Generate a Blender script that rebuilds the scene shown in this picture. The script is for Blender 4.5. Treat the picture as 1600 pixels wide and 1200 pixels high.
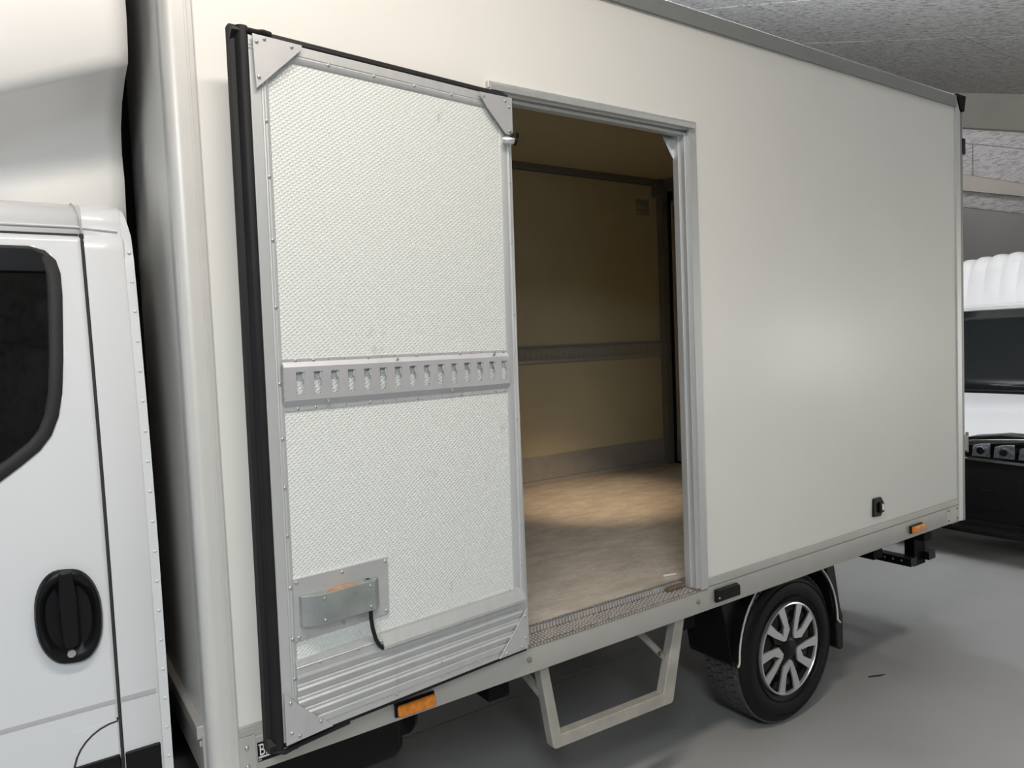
import bpy, bmesh, math, random
from mathutils import Vector, Matrix
random.seed(4)
S = bpy.context.scene
C = S.collection
for o in list(bpy.data.objects): bpy.data.objects.remove(o)
PI = math.pi

# ---------------------------------------------------------------- camera
yaw, pit, rol = 0.5991, -0.0545, -0.0418
fw = Vector((math.sin(yaw)*math.cos(pit), math.cos(yaw)*math.cos(pit), math.sin(pit)))
rt = Vector((math.cos(yaw), -math.sin(yaw), 0)); up = rt.cross(fw)
r2 = rt*math.cos(rol) + up*math.sin(rol); u2 = -rt*math.sin(rol) + up*math.cos(rol)
cd = bpy.data.cameras.new('camera'); cam = bpy.data.objects.new('camera', cd); C.objects.link(cam)
cam.matrix_world = Matrix(((r2.x, u2.x, -fw.x, -0.4081), (r2.y, u2.y, -fw.y, -1.8981), (r2.z, u2.z, -fw.z, 1.7898), (0, 0, 0, 1)))
cd.sensor_fit = 'HORIZONTAL'; cd.sensor_width = 36; cd.lens = 1139.97/1600*36; cd.clip_start = 0.05
S.camera = cam
# ---------------------------------------------------------------- world, daylight, exposure
w = bpy.data.worlds.new('world'); S.world = w; w.use_nodes = True
w.node_tree.nodes['Background'].inputs[0].default_value = (0.75, 0.85, 1.0, 1)
w.node_tree.nodes['Background'].inputs[1].default_value = 1.0
S.view_settings.view_transform = 'Standard'; S.view_settings.look = 'None'
S.view_settings.gamma = 1; S.view_settings.use_curve_mapping = False
S.view_settings.exposure = 0.0

def area(name, loc, to, sx, sy, power, col):
    l = bpy.data.lights.new(name, 'AREA'); l.shape = 'RECTANGLE'; l.size = sx; l.size_y = sy
    l.energy = power; l.color = col
    o = bpy.data.objects.new(name, l); C.objects.link(o); o.location = loc
    o.rotation_euler = (Vector(to)-Vector(loc)).to_track_quat('-Z', 'Y').to_euler()
    return o
# daylight entering by the open gate in front of the truck, the doorway and the window of the near wall
area('daylight_gate', (-7.9, -1.5, 1.5), (0, -0.5, 1.2), 5.0, 2.9, 15, (0.78, 0.88, 1.0))
area('daylight_doorway', (-2.2, -5.92, 1.08), (-2.2, 0, 1.08), 1.1, 2.1, 6, (0.86, 0.93, 1.0))
area('daylight_window', (11.6, -5.92, 1.45), (11.6, 0, 1.45), 2.6, 1.3, 200, (1.0, 1.0, 0.92))

# ---------------------------------------------------------------- materials
def mat(name, col, rough=0.5, metal=0.0, coat=0.0, var=0.0, vscale=4.0, bump=0.0, bscale=200.0, spec=0.5, stretch=None, emit=None, es=0.0, cr=0.05):
    m = bpy.data.materials.new(name); m.use_nodes = True
    n = m.node_tree.nodes; l = m.node_tree.links; b = n['Principled BSDF']
    b.inputs['Base Color'].default_value = (*col, 1); b.inputs['Roughness'].default_value = rough
    b.inputs['Metallic'].default_value = metal; b.inputs['Coat Weight'].default_value = coat; b.inputs['Coat Roughness'].default_value = cr
    b.inputs['Specular IOR Level'].default_value = spec
    if emit: b.inputs['Emission Color'].default_value = (*emit, 1); b.inputs['Emission Strength'].default_value = es
    if var or bump:
        tc = n.new('ShaderNodeTexCoord'); mp = n.new('ShaderNodeMapping'); l.new(tc.outputs['Object'], mp.inputs[0])
        if stretch: mp.inputs['Scale'].default_value = stretch
    if var:
        t = n.new('ShaderNodeTexNoise'); t.inputs['Scale'].default_value = vscale; t.inputs['Detail'].default_value = 6
        l.new(mp.outputs[0], t.inputs['Vector'])
        r = n.new('ShaderNodeValToRGB'); r.color_ramp.elements[0].position = 0.3; r.color_ramp.elements[1].position = 0.7
        r.color_ramp.elements[0].color = (*[c*(1-var) for c in col], 1); r.color_ramp.elements[1].color = (*[min(1, c*(1+var*0.4)) for c in col], 1)
        l.new(t.outputs['Fac'], r.inputs[0]); l.new(r.outputs[0], b.inputs['Base Color'])
    if bump:
        t = n.new('ShaderNodeTexNoise'); t.inputs['Scale'].default_value = bscale; t.inputs['Detail'].default_value = 3
        l.new(mp.outputs[0], t.inputs['Vector'])
        bp = n.new('ShaderNodeBump'); bp.inputs['Strength'].default_value = bump; bp.inputs['Distance'].default_value = 0.002
        l.new(t.outputs['Fac'], bp.inputs['Height']); l.new(bp.outputs[0], b.inputs['Normal'])
    return m

M = {}
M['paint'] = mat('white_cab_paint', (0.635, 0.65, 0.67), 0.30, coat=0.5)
M['fairing'] = mat('white_fairing_gelcoat', (0.80, 0.79, 0.77), 0.35, coat=0.3)
M['grp'] = mat('cream_side_sheet', (0.77, 0.76, 0.72), 0.42, coat=0.06, cr=0.17, var=0.03, vscale=1.5, bump=0.05, bscale=160)
M['inner'] = mat('yellowed_inner_sheet', (0.66, 0.60, 0.42), 0.45, var=0.06, vscale=3)
M['alu'] = mat('anodised_aluminium', (0.58, 0.59, 0.59), 0.48, metal=0.55, var=0.06, vscale=30, stretch=(1, 1, 0.1))
M['alu2'] = mat('dull_grey_profile', (0.27, 0.275, 0.265), 0.45, metal=0.35, var=0.06, vscale=12)
M['post'] = mat('grey_corner_profile', (0.60, 0.595, 0.57), 0.38, metal=0.15, var=0.03, vscale=8)
M['rail'] = mat('grey_rail_profile', (0.50, 0.49, 0.46), 0.42, metal=0.3, var=0.06, vscale=9)
M['plate'] = mat('galvanised_plate', (0.60, 0.60, 0.61), 0.5, metal=0.6, var=0.08, vscale=14)
M['track'] = mat('steel_lashing_rail', (0.56, 0.56, 0.58), 0.5, metal=0.55, var=0.05, vscale=20)
M['galv'] = mat('weathered_zinc', (0.33, 0.36, 0.35), 0.6, metal=0.5, var=0.25, vscale=12)
M['sillm'] = mat('worn_dirty_tread', (0.30, 0.25, 0.20), 0.6, metal=0.3, var=0.4, vscale=25)
M['dirt'] = mat('brown_dirt', (0.16, 0.11, 0.08), 0.9, var=0.4, vscale=60)
M['rust'] = mat('rust', (0.40, 0.21, 0.12), 0.8, var=0.3, vscale=40)
M['rubber'] = mat('black_rubber', (0.014, 0.013, 0.014), 0.45, var=0.15, vscale=10, spec=0.22)
M['black'] = mat('black_plastic', (0.006, 0.006, 0.007), 0.38, spec=0.2)
M['blackmatt'] = mat('black_chassis_paint', (0.006, 0.006, 0.007), 0.7, spec=0.1)
M['dark'] = mat('dark_gap', (0.03, 0.03, 0.03), 0.8)
M['groove'] = mat('grey_seam', (0.42, 0.42, 0.43), 0.7)
M['tyre'] = mat('tyre_rubber', (0.009, 0.009, 0.010), 0.55, bump=0.1, bscale=120, spec=0.2)
M['treadm'] = mat('tread_rubber', (0.085, 0.083, 0.08), 0.9, spec=0.2, var=0.2, vscale=30)
M['silver'] = mat('silver_hubcap', (0.62, 0.63, 0.65), 0.3, metal=0.7)
M['steelw'] = mat('rusty_steel_wheel', (0.11, 0.085, 0.06), 0.7, var=0.4, vscale=20)
M['trim'] = mat('pale_edge_trim', (0.62, 0.58, 0.52), 0.5)
M['step'] = mat('weathered_aluminium_tube', (0.48, 0.46, 0.41), 0.55, metal=0.4, var=0.18, vscale=14)
M['orange'] = mat('amber_lens', (0.85, 0.25, 0.015), 0.25, coat=0.5, var=0.35, vscale=60)
M['screw'] = mat('rivet_steel', (0.50, 0.50, 0.50), 0.32, metal=0.85)
M['rscrew'] = mat('rusty_bolt', (0.30, 0.22, 0.17), 0.6, metal=0.4, var=0.3, vscale=80)
M['white'] = mat('white_print', (0.80, 0.80, 0.78), 0.6)
M['steelb'] = mat('bright_catch_steel', (0.7, 0.7, 0.7), 0.25, metal=0.9)
M['lockm'] = mat('lock_cylinder', (0.45, 0.44, 0.40), 0.4, metal=0.6)
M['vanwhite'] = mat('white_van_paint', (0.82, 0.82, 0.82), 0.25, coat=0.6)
M['cap'] = mat('white_roof_cap', (0.82, 0.80, 0.78), 0.4, coat=0.2)
M['chrome'] = mat('chrome', (0.75, 0.75, 0.76), 0.12, metal=1.0)
M['seatm'] = mat('dark_seat_cloth', (0.02, 0.02, 0.022), 0.9)
M['wall'] = mat('grey_wall_paint', (0.40, 0.385, 0.37), 0.8, var=0.06, vscale=1.2)
M['beam'] = mat('cream_beam_paint', (0.60, 0.57, 0.49), 0.7, var=0.06, vscale=2)
M['paper'] = mat('printed_paper_label', (0.5, 0.48, 0.4), 0.8, var=0.35, vscale=30, stretch=(0.2, 1, 3.0))

def glass(name, tint, mixf):
    m = bpy.data.materials.new(name); m.use_nodes = True
    n = m.node_tree.nodes; l = m.node_tree.links; out = n['Material Output']; n.remove(n['Principled BSDF'])
    t = n.new('ShaderNodeBsdfTransparent'); t.inputs[0].default_value = (*tint, 1)
    g = n.new('ShaderNodeBsdfGlossy'); g.inputs['Roughness'].default_value = 0.04; g.inputs[0].default_value = (1, 1, 1, 1)
    f = n.new('ShaderNodeFresnel'); f.inputs[0].default_value = 1.5
    mx = n.new('ShaderNodeMixShader'); l.new(f.outputs[0], mx.inputs[0]); l.new(t.outputs[0], mx.inputs[1]); l.new(g.outputs[0], mx.inputs[2])
    l.new(mx.outputs[0], out.inputs[0]); return m
M['glass'] = glass('tinted_window_glass', (0.12, 0.14, 0.14), 0)
M['clear'] = glass('clear_lens', (0.8, 0.82, 0.84), 0)

def hammered():
    m = mat('hammered_white_sheet', (0.68, 0.70, 0.675), 0.28, coat=0.2)
    n = m.node_tree.nodes; l = m.node_tree.links; b = n['Principled BSDF']
    tc = n.new('ShaderNodeTexCoord'); mp = n.new('ShaderNodeMapping'); l.new(tc.outputs['Object'], mp.inputs[0])
    mp.inputs['Rotation'].default_value = (0, PI/5, 0)
    w1 = n.new('ShaderNodeTexWave'); w1.bands_direction = 'X'; w1.inputs['Scale'].default_value = 27; w1.inputs['Distortion'].default_value = 1.2; w1.inputs['Detail Scale'].default_value = 3
    w2 = n.new('ShaderNodeTexWave'); w2.bands_direction = 'Z'; w2.inputs['Scale'].default_value = 38; w2.inputs['Distortion'].default_value = 1.2; w2.inputs['Detail Scale'].default_value = 3
    l.new(mp.outputs[0], w1.inputs[0]); l.new(mp.outputs[0], w2.inputs[0])
    mu = n.new('ShaderNodeMath'); mu.operation = 'MULTIPLY'; l.new(w1.outputs['Fac'], mu.inputs[0]); l.new(w2.outputs['Fac'], mu.inputs[1])
    bp = n.new('ShaderNodeBump'); bp.inputs['Strength'].default_value = 0.55; bp.inputs['Distance'].default_value = 0.0022
    l.new(mu.outputs[0], bp.inputs['Height']); l.new(bp.outputs[0], b.inputs['Normal'])
    # a few brown scuffs
    t = n.new('ShaderNodeTexNoise'); t.inputs['Scale'].default_value = 5.5; t.inputs['Detail'].default_value = 8; t.inputs['Roughness'].default_value = 0.7
    l.new(tc.outputs['Object'], t.inputs['Vector'])
    r = n.new('ShaderNodeValToRGB'); r.color_ramp.elements[0].position = 0.635; r.color_ramp.elements[1].position = 0.76
    r.color_ramp.elements[0].color = (0.68, 0.70, 0.675, 1); r.color_ramp.elements[1].color = (0.42, 0.36, 0.26, 1)
    l.new(t.outputs['Fac'], r.inputs[0]); l.new(r.outputs[0], b.inputs['Base Color'])
    return m
M['hammer'] = hammered()

def cargo_floor_mat():
    m = mat('worn_plywood_floor', (0.36, 0.32, 0.27), 0.55, bump=0.15, bscale=300)
    n = m.node_tree.nodes; l = m.node_tree.links; b = n['Principled BSDF']
    tc = n.new('ShaderNodeTexCoord')
    t = n.new('ShaderNodeTexNoise'); t.inputs['Scale'].default_value = 7; t.inputs['Detail'].default_value = 12; t.inputs['Roughness'].default_value = 0.78
    mp = n.new('ShaderNodeMapping'); mp.inputs['Scale'].default_value = (1, 2.2, 1); mp.inputs['Rotation'].default_value = (0, 0, 0.4)
    l.new(tc.outputs['Object'], mp.inputs[0]); l.new(mp.outputs[0], t.inputs['Vector'])
    r = n.new('ShaderNodeValToRGB'); r.color_ramp.elements[0].position = 0.25; r.color_ramp.elements[1].position = 0.75
    r.color_ramp.elements[0].color = (0.36, 0.32, 0.27, 1); r.color_ramp.elements[1].color = (0.78, 0.71, 0.62, 1)
    l.new(t.outputs['Fac'], r.inputs[0]); l.new(r.outputs[0], b.inputs['Base Color'])
    return m
M['ply'] = cargo_floor_mat()

def woodwool(name, c0, c1, sc=(3.6, 0.8, 1.0), th=(0.40, 0.50)):
    m = mat(name, c1, 0.9); n = m.node_tree.nodes; l = m.node_tree.links; b = n['Principled BSDF']
    tc = n.new('ShaderNodeTexCoord'); mp = n.new('ShaderNodeMapping'); l.new(tc.outputs['Object'], mp.inputs[0])
    mp.inputs['Scale'].default_value = sc
    t = n.new('ShaderNodeTexNoise'); t.inputs['Scale'].default_value = 11; t.inputs['Detail'].default_value = 7; t.inputs['Roughness'].default_value = 0.75; t.inputs['Distortion'].default_value = 0.8
    l.new(mp.outputs[0], t.inputs['Vector'])
    r = n.new('ShaderNodeValToRGB'); r.color_ramp.elements[0].position = th[0]; r.color_ramp.elements[1].position = th[1]
    r.color_ramp.elements[0].color = (*c0, 1); r.color_ramp.elements[1].color = (*c1, 1)
    l.new(t.outputs['Fac'], r.inputs[0]); l.new(r.outputs[0], b.inputs['Base Color'])
    bp = n.new('ShaderNodeBump'); bp.inputs['Strength'].default_value = 0.5; bp.inputs['Distance'].default_value = 0.006
    l.new(t.outputs['Fac'], bp.inputs['Height']); l.new(bp.outputs[0], b.inputs['Normal'])
    return m
M['wool2'] = woodwool('wood_wool_wall_board', (0.30, 0.29, 0.28), (0.66, 0.65, 0.64), (1.0, 0.6, 3.0), (0.38, 0.52))
M['wool'] = woodwool('wood_wool_board', (0.15, 0.145, 0.13), (0.68, 0.665, 0.63))

def concrete():
    m = mat('grey_painted_concrete', (0.33, 0.325, 0.32), 0.38, bump=0.08, bscale=60, spec=0.4)
    n = m.node_tree.nodes; l = m.node_tree.links; b = n['Principled BSDF']
    tc = n.new('ShaderNodeTexCoord')
    t = n.new('ShaderNodeTexNoise'); t.inputs['Scale'].default_value = 0.9; t.inputs['Detail'].default_value = 8
    l.new(tc.outputs['Object'], t.inputs['Vector'])
    r = n.new('ShaderNodeValToRGB'); r.color_ramp.elements[0].position = 0.3; r.color_ramp.elements[1].position = 0.7
    r.color_ramp.elements[0].color = (0.36, 0.355, 0.35, 1); r.color_ramp.elements[1].color = (0.45, 0.445, 0.44, 1)
    l.new(t.outputs['Fac'], r.inputs[0]); l.new(r.outputs[0], b.inputs['Base Color'])
    return m
M['concrete'] = concrete()

# ---------------------------------------------------------------- mesh helpers
def nb(): return bmesh.new()
def box(bm, x0, x1, y0, y1, z0, z1):
    v = [bm.verts.new((x, y, z)) for x in (x0, x1) for y in (y0, y1) for z in (z0, z1)]
    for f in ((0, 1, 3, 2), (4, 6, 7, 5), (0, 4, 5, 1), (2, 3, 7, 6), (0, 2, 6, 4), (1, 5, 7, 3)): bm.faces.new([v[i] for i in f])
    return bm
def prism(bm, poly, axis, a0, a1):
    def P(q, a):
        return {'x': (a, q[0], q[1]), 'y': (q[0], a, q[1]), 'z': (q[0], q[1], a)}[axis]
    A = [bm.verts.new(P(q, a0)) for q in poly]; B = [bm.verts.new(P(q, a1)) for q in poly]
    n = len(poly)
    bm.faces.new(A); bm.faces.new(B[::-1])
    for i in range(n): bm.faces.new((A[i], A[(i+1) % n], B[(i+1) % n], B[i]))
    return bm
def tube(bm, pts, r, n=10, closed=False):
    pts = [Vector(p) for p in pts]; rings = []; N = len(pts)
    prev = None
    for i, p in enumerate(pts):
        if closed: d = (pts[(i+1) % N]-pts[i-1])
        else: d = pts[min(i+1, N-1)]-pts[max(i-1, 0)]
        d.normalize()
        a = prev - d*prev.dot(d) if prev is not None else d.cross(Vector((0, 0, 1)) if abs(d.z) < 0.9 else Vector((1, 0, 0)))
        a.normalize(); prev = a; b = d.cross(a)
        rings.append([bm.verts.new(p+(a*math.cos(2*PI*k/n)+b*math.sin(2*PI*k/n))*r) for k in range(n)])
    for i in range(N if closed else N-1):
        A, B = rings[i], rings[(i+1) % N]
        for k in range(n): bm.faces.new((A[k], A[(k+1) % n], B[(k+1) % n], B[k]))
    if not closed: bm.faces.new(rings[0][::-1]); bm.faces.new(rings[-1])
    return bm
def lathe(bm, prof, cx, cz, n=64, close=True):
    """profile of (radius, y) turned about the y axis through (cx, cz)"""
    R = []
    for k in range(n):
        a = 2*PI*k/n
        R.append([bm.verts.new((cx+r*math.cos(a), y, cz+r*math.sin(a))) for r, y in prof])
    m = len(prof)
    for k in range(n):
        A, B = R[k], R[(k+1) % n]
        for i in range(m if close else m-1):
            j = (i+1) % m
            bm.faces.new((A[i], A[j], B[j], B[i]))
    return bm
def grid(bm, P, nu, nv):
    V = [[bm.verts.new(P(i/nu, j/nv)) for j in range(nv+1)] for i in range(nu+1)]
    for i in range(nu):
        for j in range(nv): bm.faces.new((V[i][j], V[i+1][j], V[i+1][j+1], V[i][j+1]))
    return bm
def obj(name, bm, m, parent=None, bevel=0, smooth=False, seg=2, thick=0):
    bmesh.ops.recalc_face_normals(bm, faces=bm.faces[:])
    me = bpy.data.meshes.new(name); bm.to_mesh(me); bm.free()
    me.materials.append(M[m] if isinstance(m, str) else m)
    o = bpy.data.objects.new(name, me); C.objects.link(o)
    if parent: o.parent = parent
    if smooth:
        for p in me.polygons: p.use_smooth = True
        me.set_sharp_from_angle(angle=math.radians(smooth if smooth > 1 else 38))
    if thick:
        s = o.modifiers.new('thickness', 'SOLIDIFY'); s.thickness = thick; s.offset = -1
    if bevel:
        b = o.modifiers.new('bevel', 'BEVEL'); b.width = bevel; b.segments = seg; b.limit_method = 'ANGLE'; b.angle_limit = math.radians(35)
        for p in me.polygons: p.use_smooth = True
        b.harden_normals = True
    return o
def bx(name, x0, x1, y0, y1, z0, z1, m, parent=None, bevel=0): return obj(name, box(nb(), x0, x1, y0, y1, z0, z1), m, parent, bevel)
def tag(o, label, cat, group=None):
    o['label'] = label; o['category'] = cat
    if group: o['group'] = group
    return o
def struct(o, label=None, cat=None):
    o['kind'] = 'structure'
    if label: o['label'] = label
    if cat: o['category'] = cat
    return o
def empty(name, loc=(0, 0, 0)):
    o = bpy.data.objects.new(name, None); C.objects.link(o); o.location = loc; o.empty_display_size = 0.2
    return o
def lab(o, t): o['label'] = t; return o

# shared rivet mesh, head towards -y
rb = nb(); prof = [(0.0048, 0.0), (0.0045, -0.0016), (0.003, -0.0029), (0.0012, -0.0034)]
R = [[rb.verts.new((r*math.cos(2*PI*k/10), y, r*math.sin(2*PI*k/10))) for k in range(10)] for r, y in prof]
for i in range(3):
    for k in range(10): rb.faces.new((R[i][k], R[i][(k+1) % 10], R[i+1][(k+1) % 10], R[i+1][k]))
rb.faces.new(R[3])
bmesh.ops.recalc_face_normals(rb, faces=rb.faces[:])
rivet_me = bpy.data.meshes.new('rivet'); rb.to_mesh(rivet_me); rb.free(); rivet_me.materials.append(M['screw'])
for p in rivet_me.polygons: p.use_smooth = True
def rivet(x, y, z, parent, s=1.0, name='rivet', m=None):
    o = bpy.data.objects.new(name, rivet_me); C.objects.link(o); o.parent = parent; o.location = (x, y, z); o.scale = (s, s, s)
    if m: o.material_slots[0].link = 'OBJECT'; o.material_slots[0].material = M[m]
    return o

# ================================================================ SETTING
X0, X1, Y0, Y1 = -8.0, 16.6, -6.0, 9.0
CZ, CS = 4.5, 0.325                       # pitched ceiling z = CZ + CS*y
fl = struct(bx('floor', X0, X1, Y0, Y1, -0.12, -0.012, 'dark'), 'grey painted concrete garage floor', 'floor')
for (a, b, c, d) in ((X0, X1, Y0, 1.118), (X0, 3.0, 1.126, Y1), (3.0, X1, 1.118, Y1)):
    lab(bx('floor_slab', a, b, c, d, -0.012, 0.0, 'concrete', fl), 'grey painted concrete slab')
# ceiling slab and wood-wool boards
bm = nb()
prism(bm, [(Y0, CZ+CS*Y0+0.007), (Y1, CZ+CS*Y1+0.007), (Y1, CZ+CS*Y1+0.2), (Y0, CZ+CS*Y0+0.2)], 'x', X0, X1)
ce = struct(obj('ceiling', bm, 'blackmatt'), 'pitched ceiling of grey wood-wool boards', 'ceiling')
ang = math.atan(CS); ln = math.sqrt(1+CS*CS)
def board(x0, x1, y0, y1):
    g = 0.011
    bm = box(nb(), -(x1-x0)/2+g, (x1-x0)/2-g, -(y1-y0)*ln/2+g, (y1-y0)*ln/2-g, 0, 0.03)
    o = obj('ceiling_panel', bm, 'wool', ce)
    ym = (y0+y1)/2; o.location = ((x0+x1)/2, ym, CZ+CS*ym); o.rotation_euler = (ang, 0, 0)
xs = [X0, -6.0, -3.8, -1.6, 0.6, 2.8, 5.0, 7.2, 9.4, 11.6, 13.8, X1]
for i in range(len(xs)-1):
    y = Y0; st = [-4.1, -1.5, 1.1, 3.7, 6.3] if i % 2 == 1 else [-5.4, -2.8, -0.2, 2.4, 5.0, 7.6]
    for yy in st+[Y1]:
        board(xs[i], xs[i+1], y, yy); y = yy
# rafters
def rafter(n, x, d=0.62, wd=0.30):
    bm = nb(); a, b = Y0, Y1
    prism(bm, [(a, CZ+CS*a-d), (b, CZ+CS*b-d), (b, CZ+CS*b-0.002), (a, CZ+CS*a-0.002)], 'x', x, x+wd)
    struct(obj('trim_%d' % n, bm, 'beam', bevel=0.015), 'cream painted rafter under the pitched ceiling', 'rafter')
rafter(1, 13.8)
rafter(2, -4.2)
# walls
def wall(name, bm, label, m='wall'): return struct(obj(name, bm, m), label, 'wall')
def gable(x0, x1, zlo0, s0, zhi0, s1):
    return prism(nb(), [(Y0, zlo0+s0*Y0 if s0 else zlo0), (Y1, zlo0+s0*Y1 if s0 else zlo0), (Y1, zhi0+s1*Y1), (Y0, zhi0+s1*Y0)], 'x', x0, x1)
wr = wall('wall_rear', gable(X1, X1+0.2, -0.1, 0, CZ, CS), 'grey gable wall behind the white van')
# gable cladding boards above the sloping cream beam
xg = X1
lo = lambda y: 2.86+0.383*y
hi = lambda y: CZ+CS*y
for k, (f0, f1) in enumerate(((0.0, 0.5), (0.5, 1.0))):
    ys = [Y0, -3.5, -1.0, 1.5, 4.0, 6.5, Y1] if k else [Y0, -4.6, -2.1, 0.4, 2.9, 5.4, 7.9, Y1]
    for a, b in zip(ys, ys[1:]):
        g = 0.008
        q = [(y, lo(y)+(hi(y)-lo(y))*f) for y, f in ((a+g, f0), (b-g, f0), (b-g, f1), (a+g, f1))]
        q = [(q[0][0], q[0][1]+g), (q[1][0], q[1][1]+g), (q[2][0], q[2][1]-g), (q[3][0], q[3][1]-g)]
        obj('wall_panel', prism(nb(), q, 'x', xg-0.03, xg), 'wool2', wr, bevel=0.005)
obj('sloping_beam', prism(nb(), [(1.4, 2.97+0.302*1.4), (Y1, 2.97+0.302*Y1), (Y1, 2.86+0.383*Y1), (1.4, 2.86+0.383*1.4)], 'x', xg-0.16, xg), 'beam', wr, bevel=0.01)
obj('lower_board', prism(nb(), [(Y0, 2.67+0.294*Y0), (Y1, 2.67+0.294*Y1), (Y1, 2.96+0.302*Y1), (Y0, 2.96+0.302*Y0)], 'x', xg-0.02, xg), 'wool2', wr)
wf = nb(); box(wf, X0, X1, Y1, Y1+0.2, -0.1, CZ+CS*Y1); wall('wall_far', wf, 'grey far side wall of the garage')
# near wall with an open doorway and a window
bm = nb(); zt = CZ+CS*Y0+0.02
dx0, dx1, dz = -2.75, -1.65, 2.12; wx0, wx1, wz0, wz1 = 10.2, 13.0, 0.75, 2.15
for a, b, c, d in ((X0, dx0, -0.1, zt), (dx0, dx1, dz, zt), (dx1, wx0, -0.1, zt), (wx0, wx1, -0.1, wz0), (wx0, wx1, wz1, zt), (wx1, X1, -0.1, zt)):
    box(bm, a, b, Y0-0.2, Y0, c, d)
wall('wall_near', bm, 'grey side wall behind the camera with a doorway')
bm = nb()
for a, b, c, d in ((dx0, dx0+0.05, 0, dz), (dx1-0.05, dx1, 0, dz), (dx0, dx1, dz-0.05, dz)): box(bm, a, b, Y0-0.15, Y0-0.05, c, d)
struct(obj('door_1', bm, 'beam'), 'open doorway letting daylight in', 'door')
bm = nb()
for a, b, c, d in ((wx0, wx0+0.05, wz0, wz1), (wx1-0.05, wx1, wz0, wz1), (wx0, wx1, wz1-0.05, wz1), (wx0, wx1, wz0, wz0+0.05), (11.58, 11.62, wz0, wz1)): box(bm, a, b, Y0-0.15, Y0-0.05, c, d)
wn = struct(obj('window_1', bm, 'beam'), 'window in the side wall', 'window')
bx('pane', wx0+0.05, 11.58, Y0-0.11, Y0-0.10, wz0+0.05, wz1-0.05, 'clear', wn); bx('pane', 11.62, wx1-0.05, Y0-0.11, Y0-0.10, wz0+0.05, wz1-0.05, 'clear', wn)
# front wall with the open gate
bm = nb()
prism(bm, [(Y0, -0.1), (-4.1, -0.1), (-4.1, CZ+CS*-4.1), (Y0, CZ+CS*Y0)], 'x', X0-0.2, X0)
prism(bm, [(1.1, -0.1), (Y1, -0.1), (Y1, CZ+CS*Y1), (1.1, CZ+CS*1.1)], 'x', X0-0.2, X0)
prism(bm, [(-4.1, 2.98), (1.1, 2.98), (1.1, CZ+CS*1.1), (-4.1, CZ+CS*-4.1)], 'x', X0-0.2, X0)
wall('wall_front', bm, 'grey front wall with the open gate')
# ceiling lamps with their own light; those over truck and van are added
def tube_lamp(x, y, z, power, col, label, along='x', L=1.5, hw=0.09, up=0.0, tilt=0.0):
    t = empty('ceiling_lamp', (x, y, z)); tag(t, label, 'lamp', 'lamps hung under the ceiling')
    a, b = (L/2, hw) if along == 'x' else (hw, L/2)
    obj('housing', box(nb(), -a, a, -b, b, 0, 0.05), 'white', t, bevel=0.008)
    obj('diffuser', box(nb(), -a*0.97, a*0.97, -b*0.9, b*0.9, -0.03, 0.0), mat('lit_diffuser', (0.9, 0.9, 0.85), 0.5, emit=col, es=2.0), t, bevel=0.01)
    for sx in (-1, 1):
        px, py = (sx*a*0.7, 0) if along == 'x' else (0, sx*b*0.7)
        obj('hanger', tube(nb(), [(px, py, 0.05), (px, py, CZ+CS*(y+py)-z)], 0.006, 6), 'screw', t)
    l = bpy.data.lights.new('tube_light', 'AREA'); l.shape = 'RECTANGLE'; l.size = 2*a; l.size_y = 2*b; l.energy = power; l.color = col
    lo_ = bpy.data.objects.new('tube_light', l); C.objects.link(lo_); lo_.parent = t; lo_.location = (0, 0, -0.035); lo_.rotation_euler = (0, tilt, 0)
    if up:
        l2 = l.copy(); l2.energy = up; o2 = bpy.data.objects.new('added_uplight', l2); C.objects.link(o2); o2.parent = t; o2.location = (0, 0, 0.055); o2.rotation_euler = (PI, 0, 0)
    return t
tube_lamp(-1.1, -3.1, 3.2, 102, (0.87, 0.96, 1.0), 'wide tube lamp hung behind the camera beside the cab', 'y', 1.6, 0.20)
tube_lamp(0.0, -1.30, 3.75, 58, (1.0, 0.90, 0.80), 'long warm tube lamp hung beside the truck above the camera', 'x', 1.7, 0.10)
tube_lamp(14.6, 5.0, 5.85, 26, (0.97, 0.93, 1.0), 'tube lamp between the rafter and the gable wall', 'y', 2.4, 0.12, tilt=-1.2)
tube_lamp(3.1, 1.9, 3.6, 30, (0.85, 0.9, 1.0), 'added tube uplight, unseen over the roof of the truck', 'y', 0.6, 0.12, up=700)  # added out of view; its upward light brightens the ceiling
tube_lamp(6.1, 0.2, 4.3, 15, (0.85, 0.9, 1.0), 'added tube lamp, unseen over the nose of the white van', 'y', 0.8, 0.12)  # added out of view to light the roof cap of the van

# ================================================================ TRUCK
T = empty('box_truck', (0, 0, 0)); tag(T, 'white box truck with its side door folded open', 'truck')
XR, ZT, ZR, ZB, WY = 3.80, 2.946, 0.848, 0.725, 2.165
OX0, OX1, OZ1 = 0.885, 1.735, 2.56
# --- cargo box shell
bm = nb(); box(bm, 0, OX0, 0, 0.045, ZR, ZT); box(bm, OX1, XR, 0, 0.045, ZR, ZT); box(bm, OX0, OX1, 0, 0.045, OZ1, ZT)
bmesh.ops.remove_doubles(bm, verts=bm.verts[:], dist=1e-5)
lab(obj('side_panel', bm, 'grp', T), 'glossy cream side panel')
bx('inner_side_sheet', OX1, 3.8, 0.045, 0.049, 0.82, 2.99, 'inner', T)
bx('far_side_panel', -0.03, XR, 2.12, WY, ZR-0.02, 3.0, 'grp', T)
fs = lab(bx('far_inner_sheet', 0.0, 3.80, 2.116, 2.12, 0.82, 3.02, 'inner', T), 'yellowed inner wall sheet')
bx('roof_panel', -0.05, 3.84, 0.06, WY-0.06, 3.010, 3.032, 'grp', T)
bx('inner_ceiling', 0.0, 3.82, 0.02, 2.13, 2.995, 3.010, 'inner', T)
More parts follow.
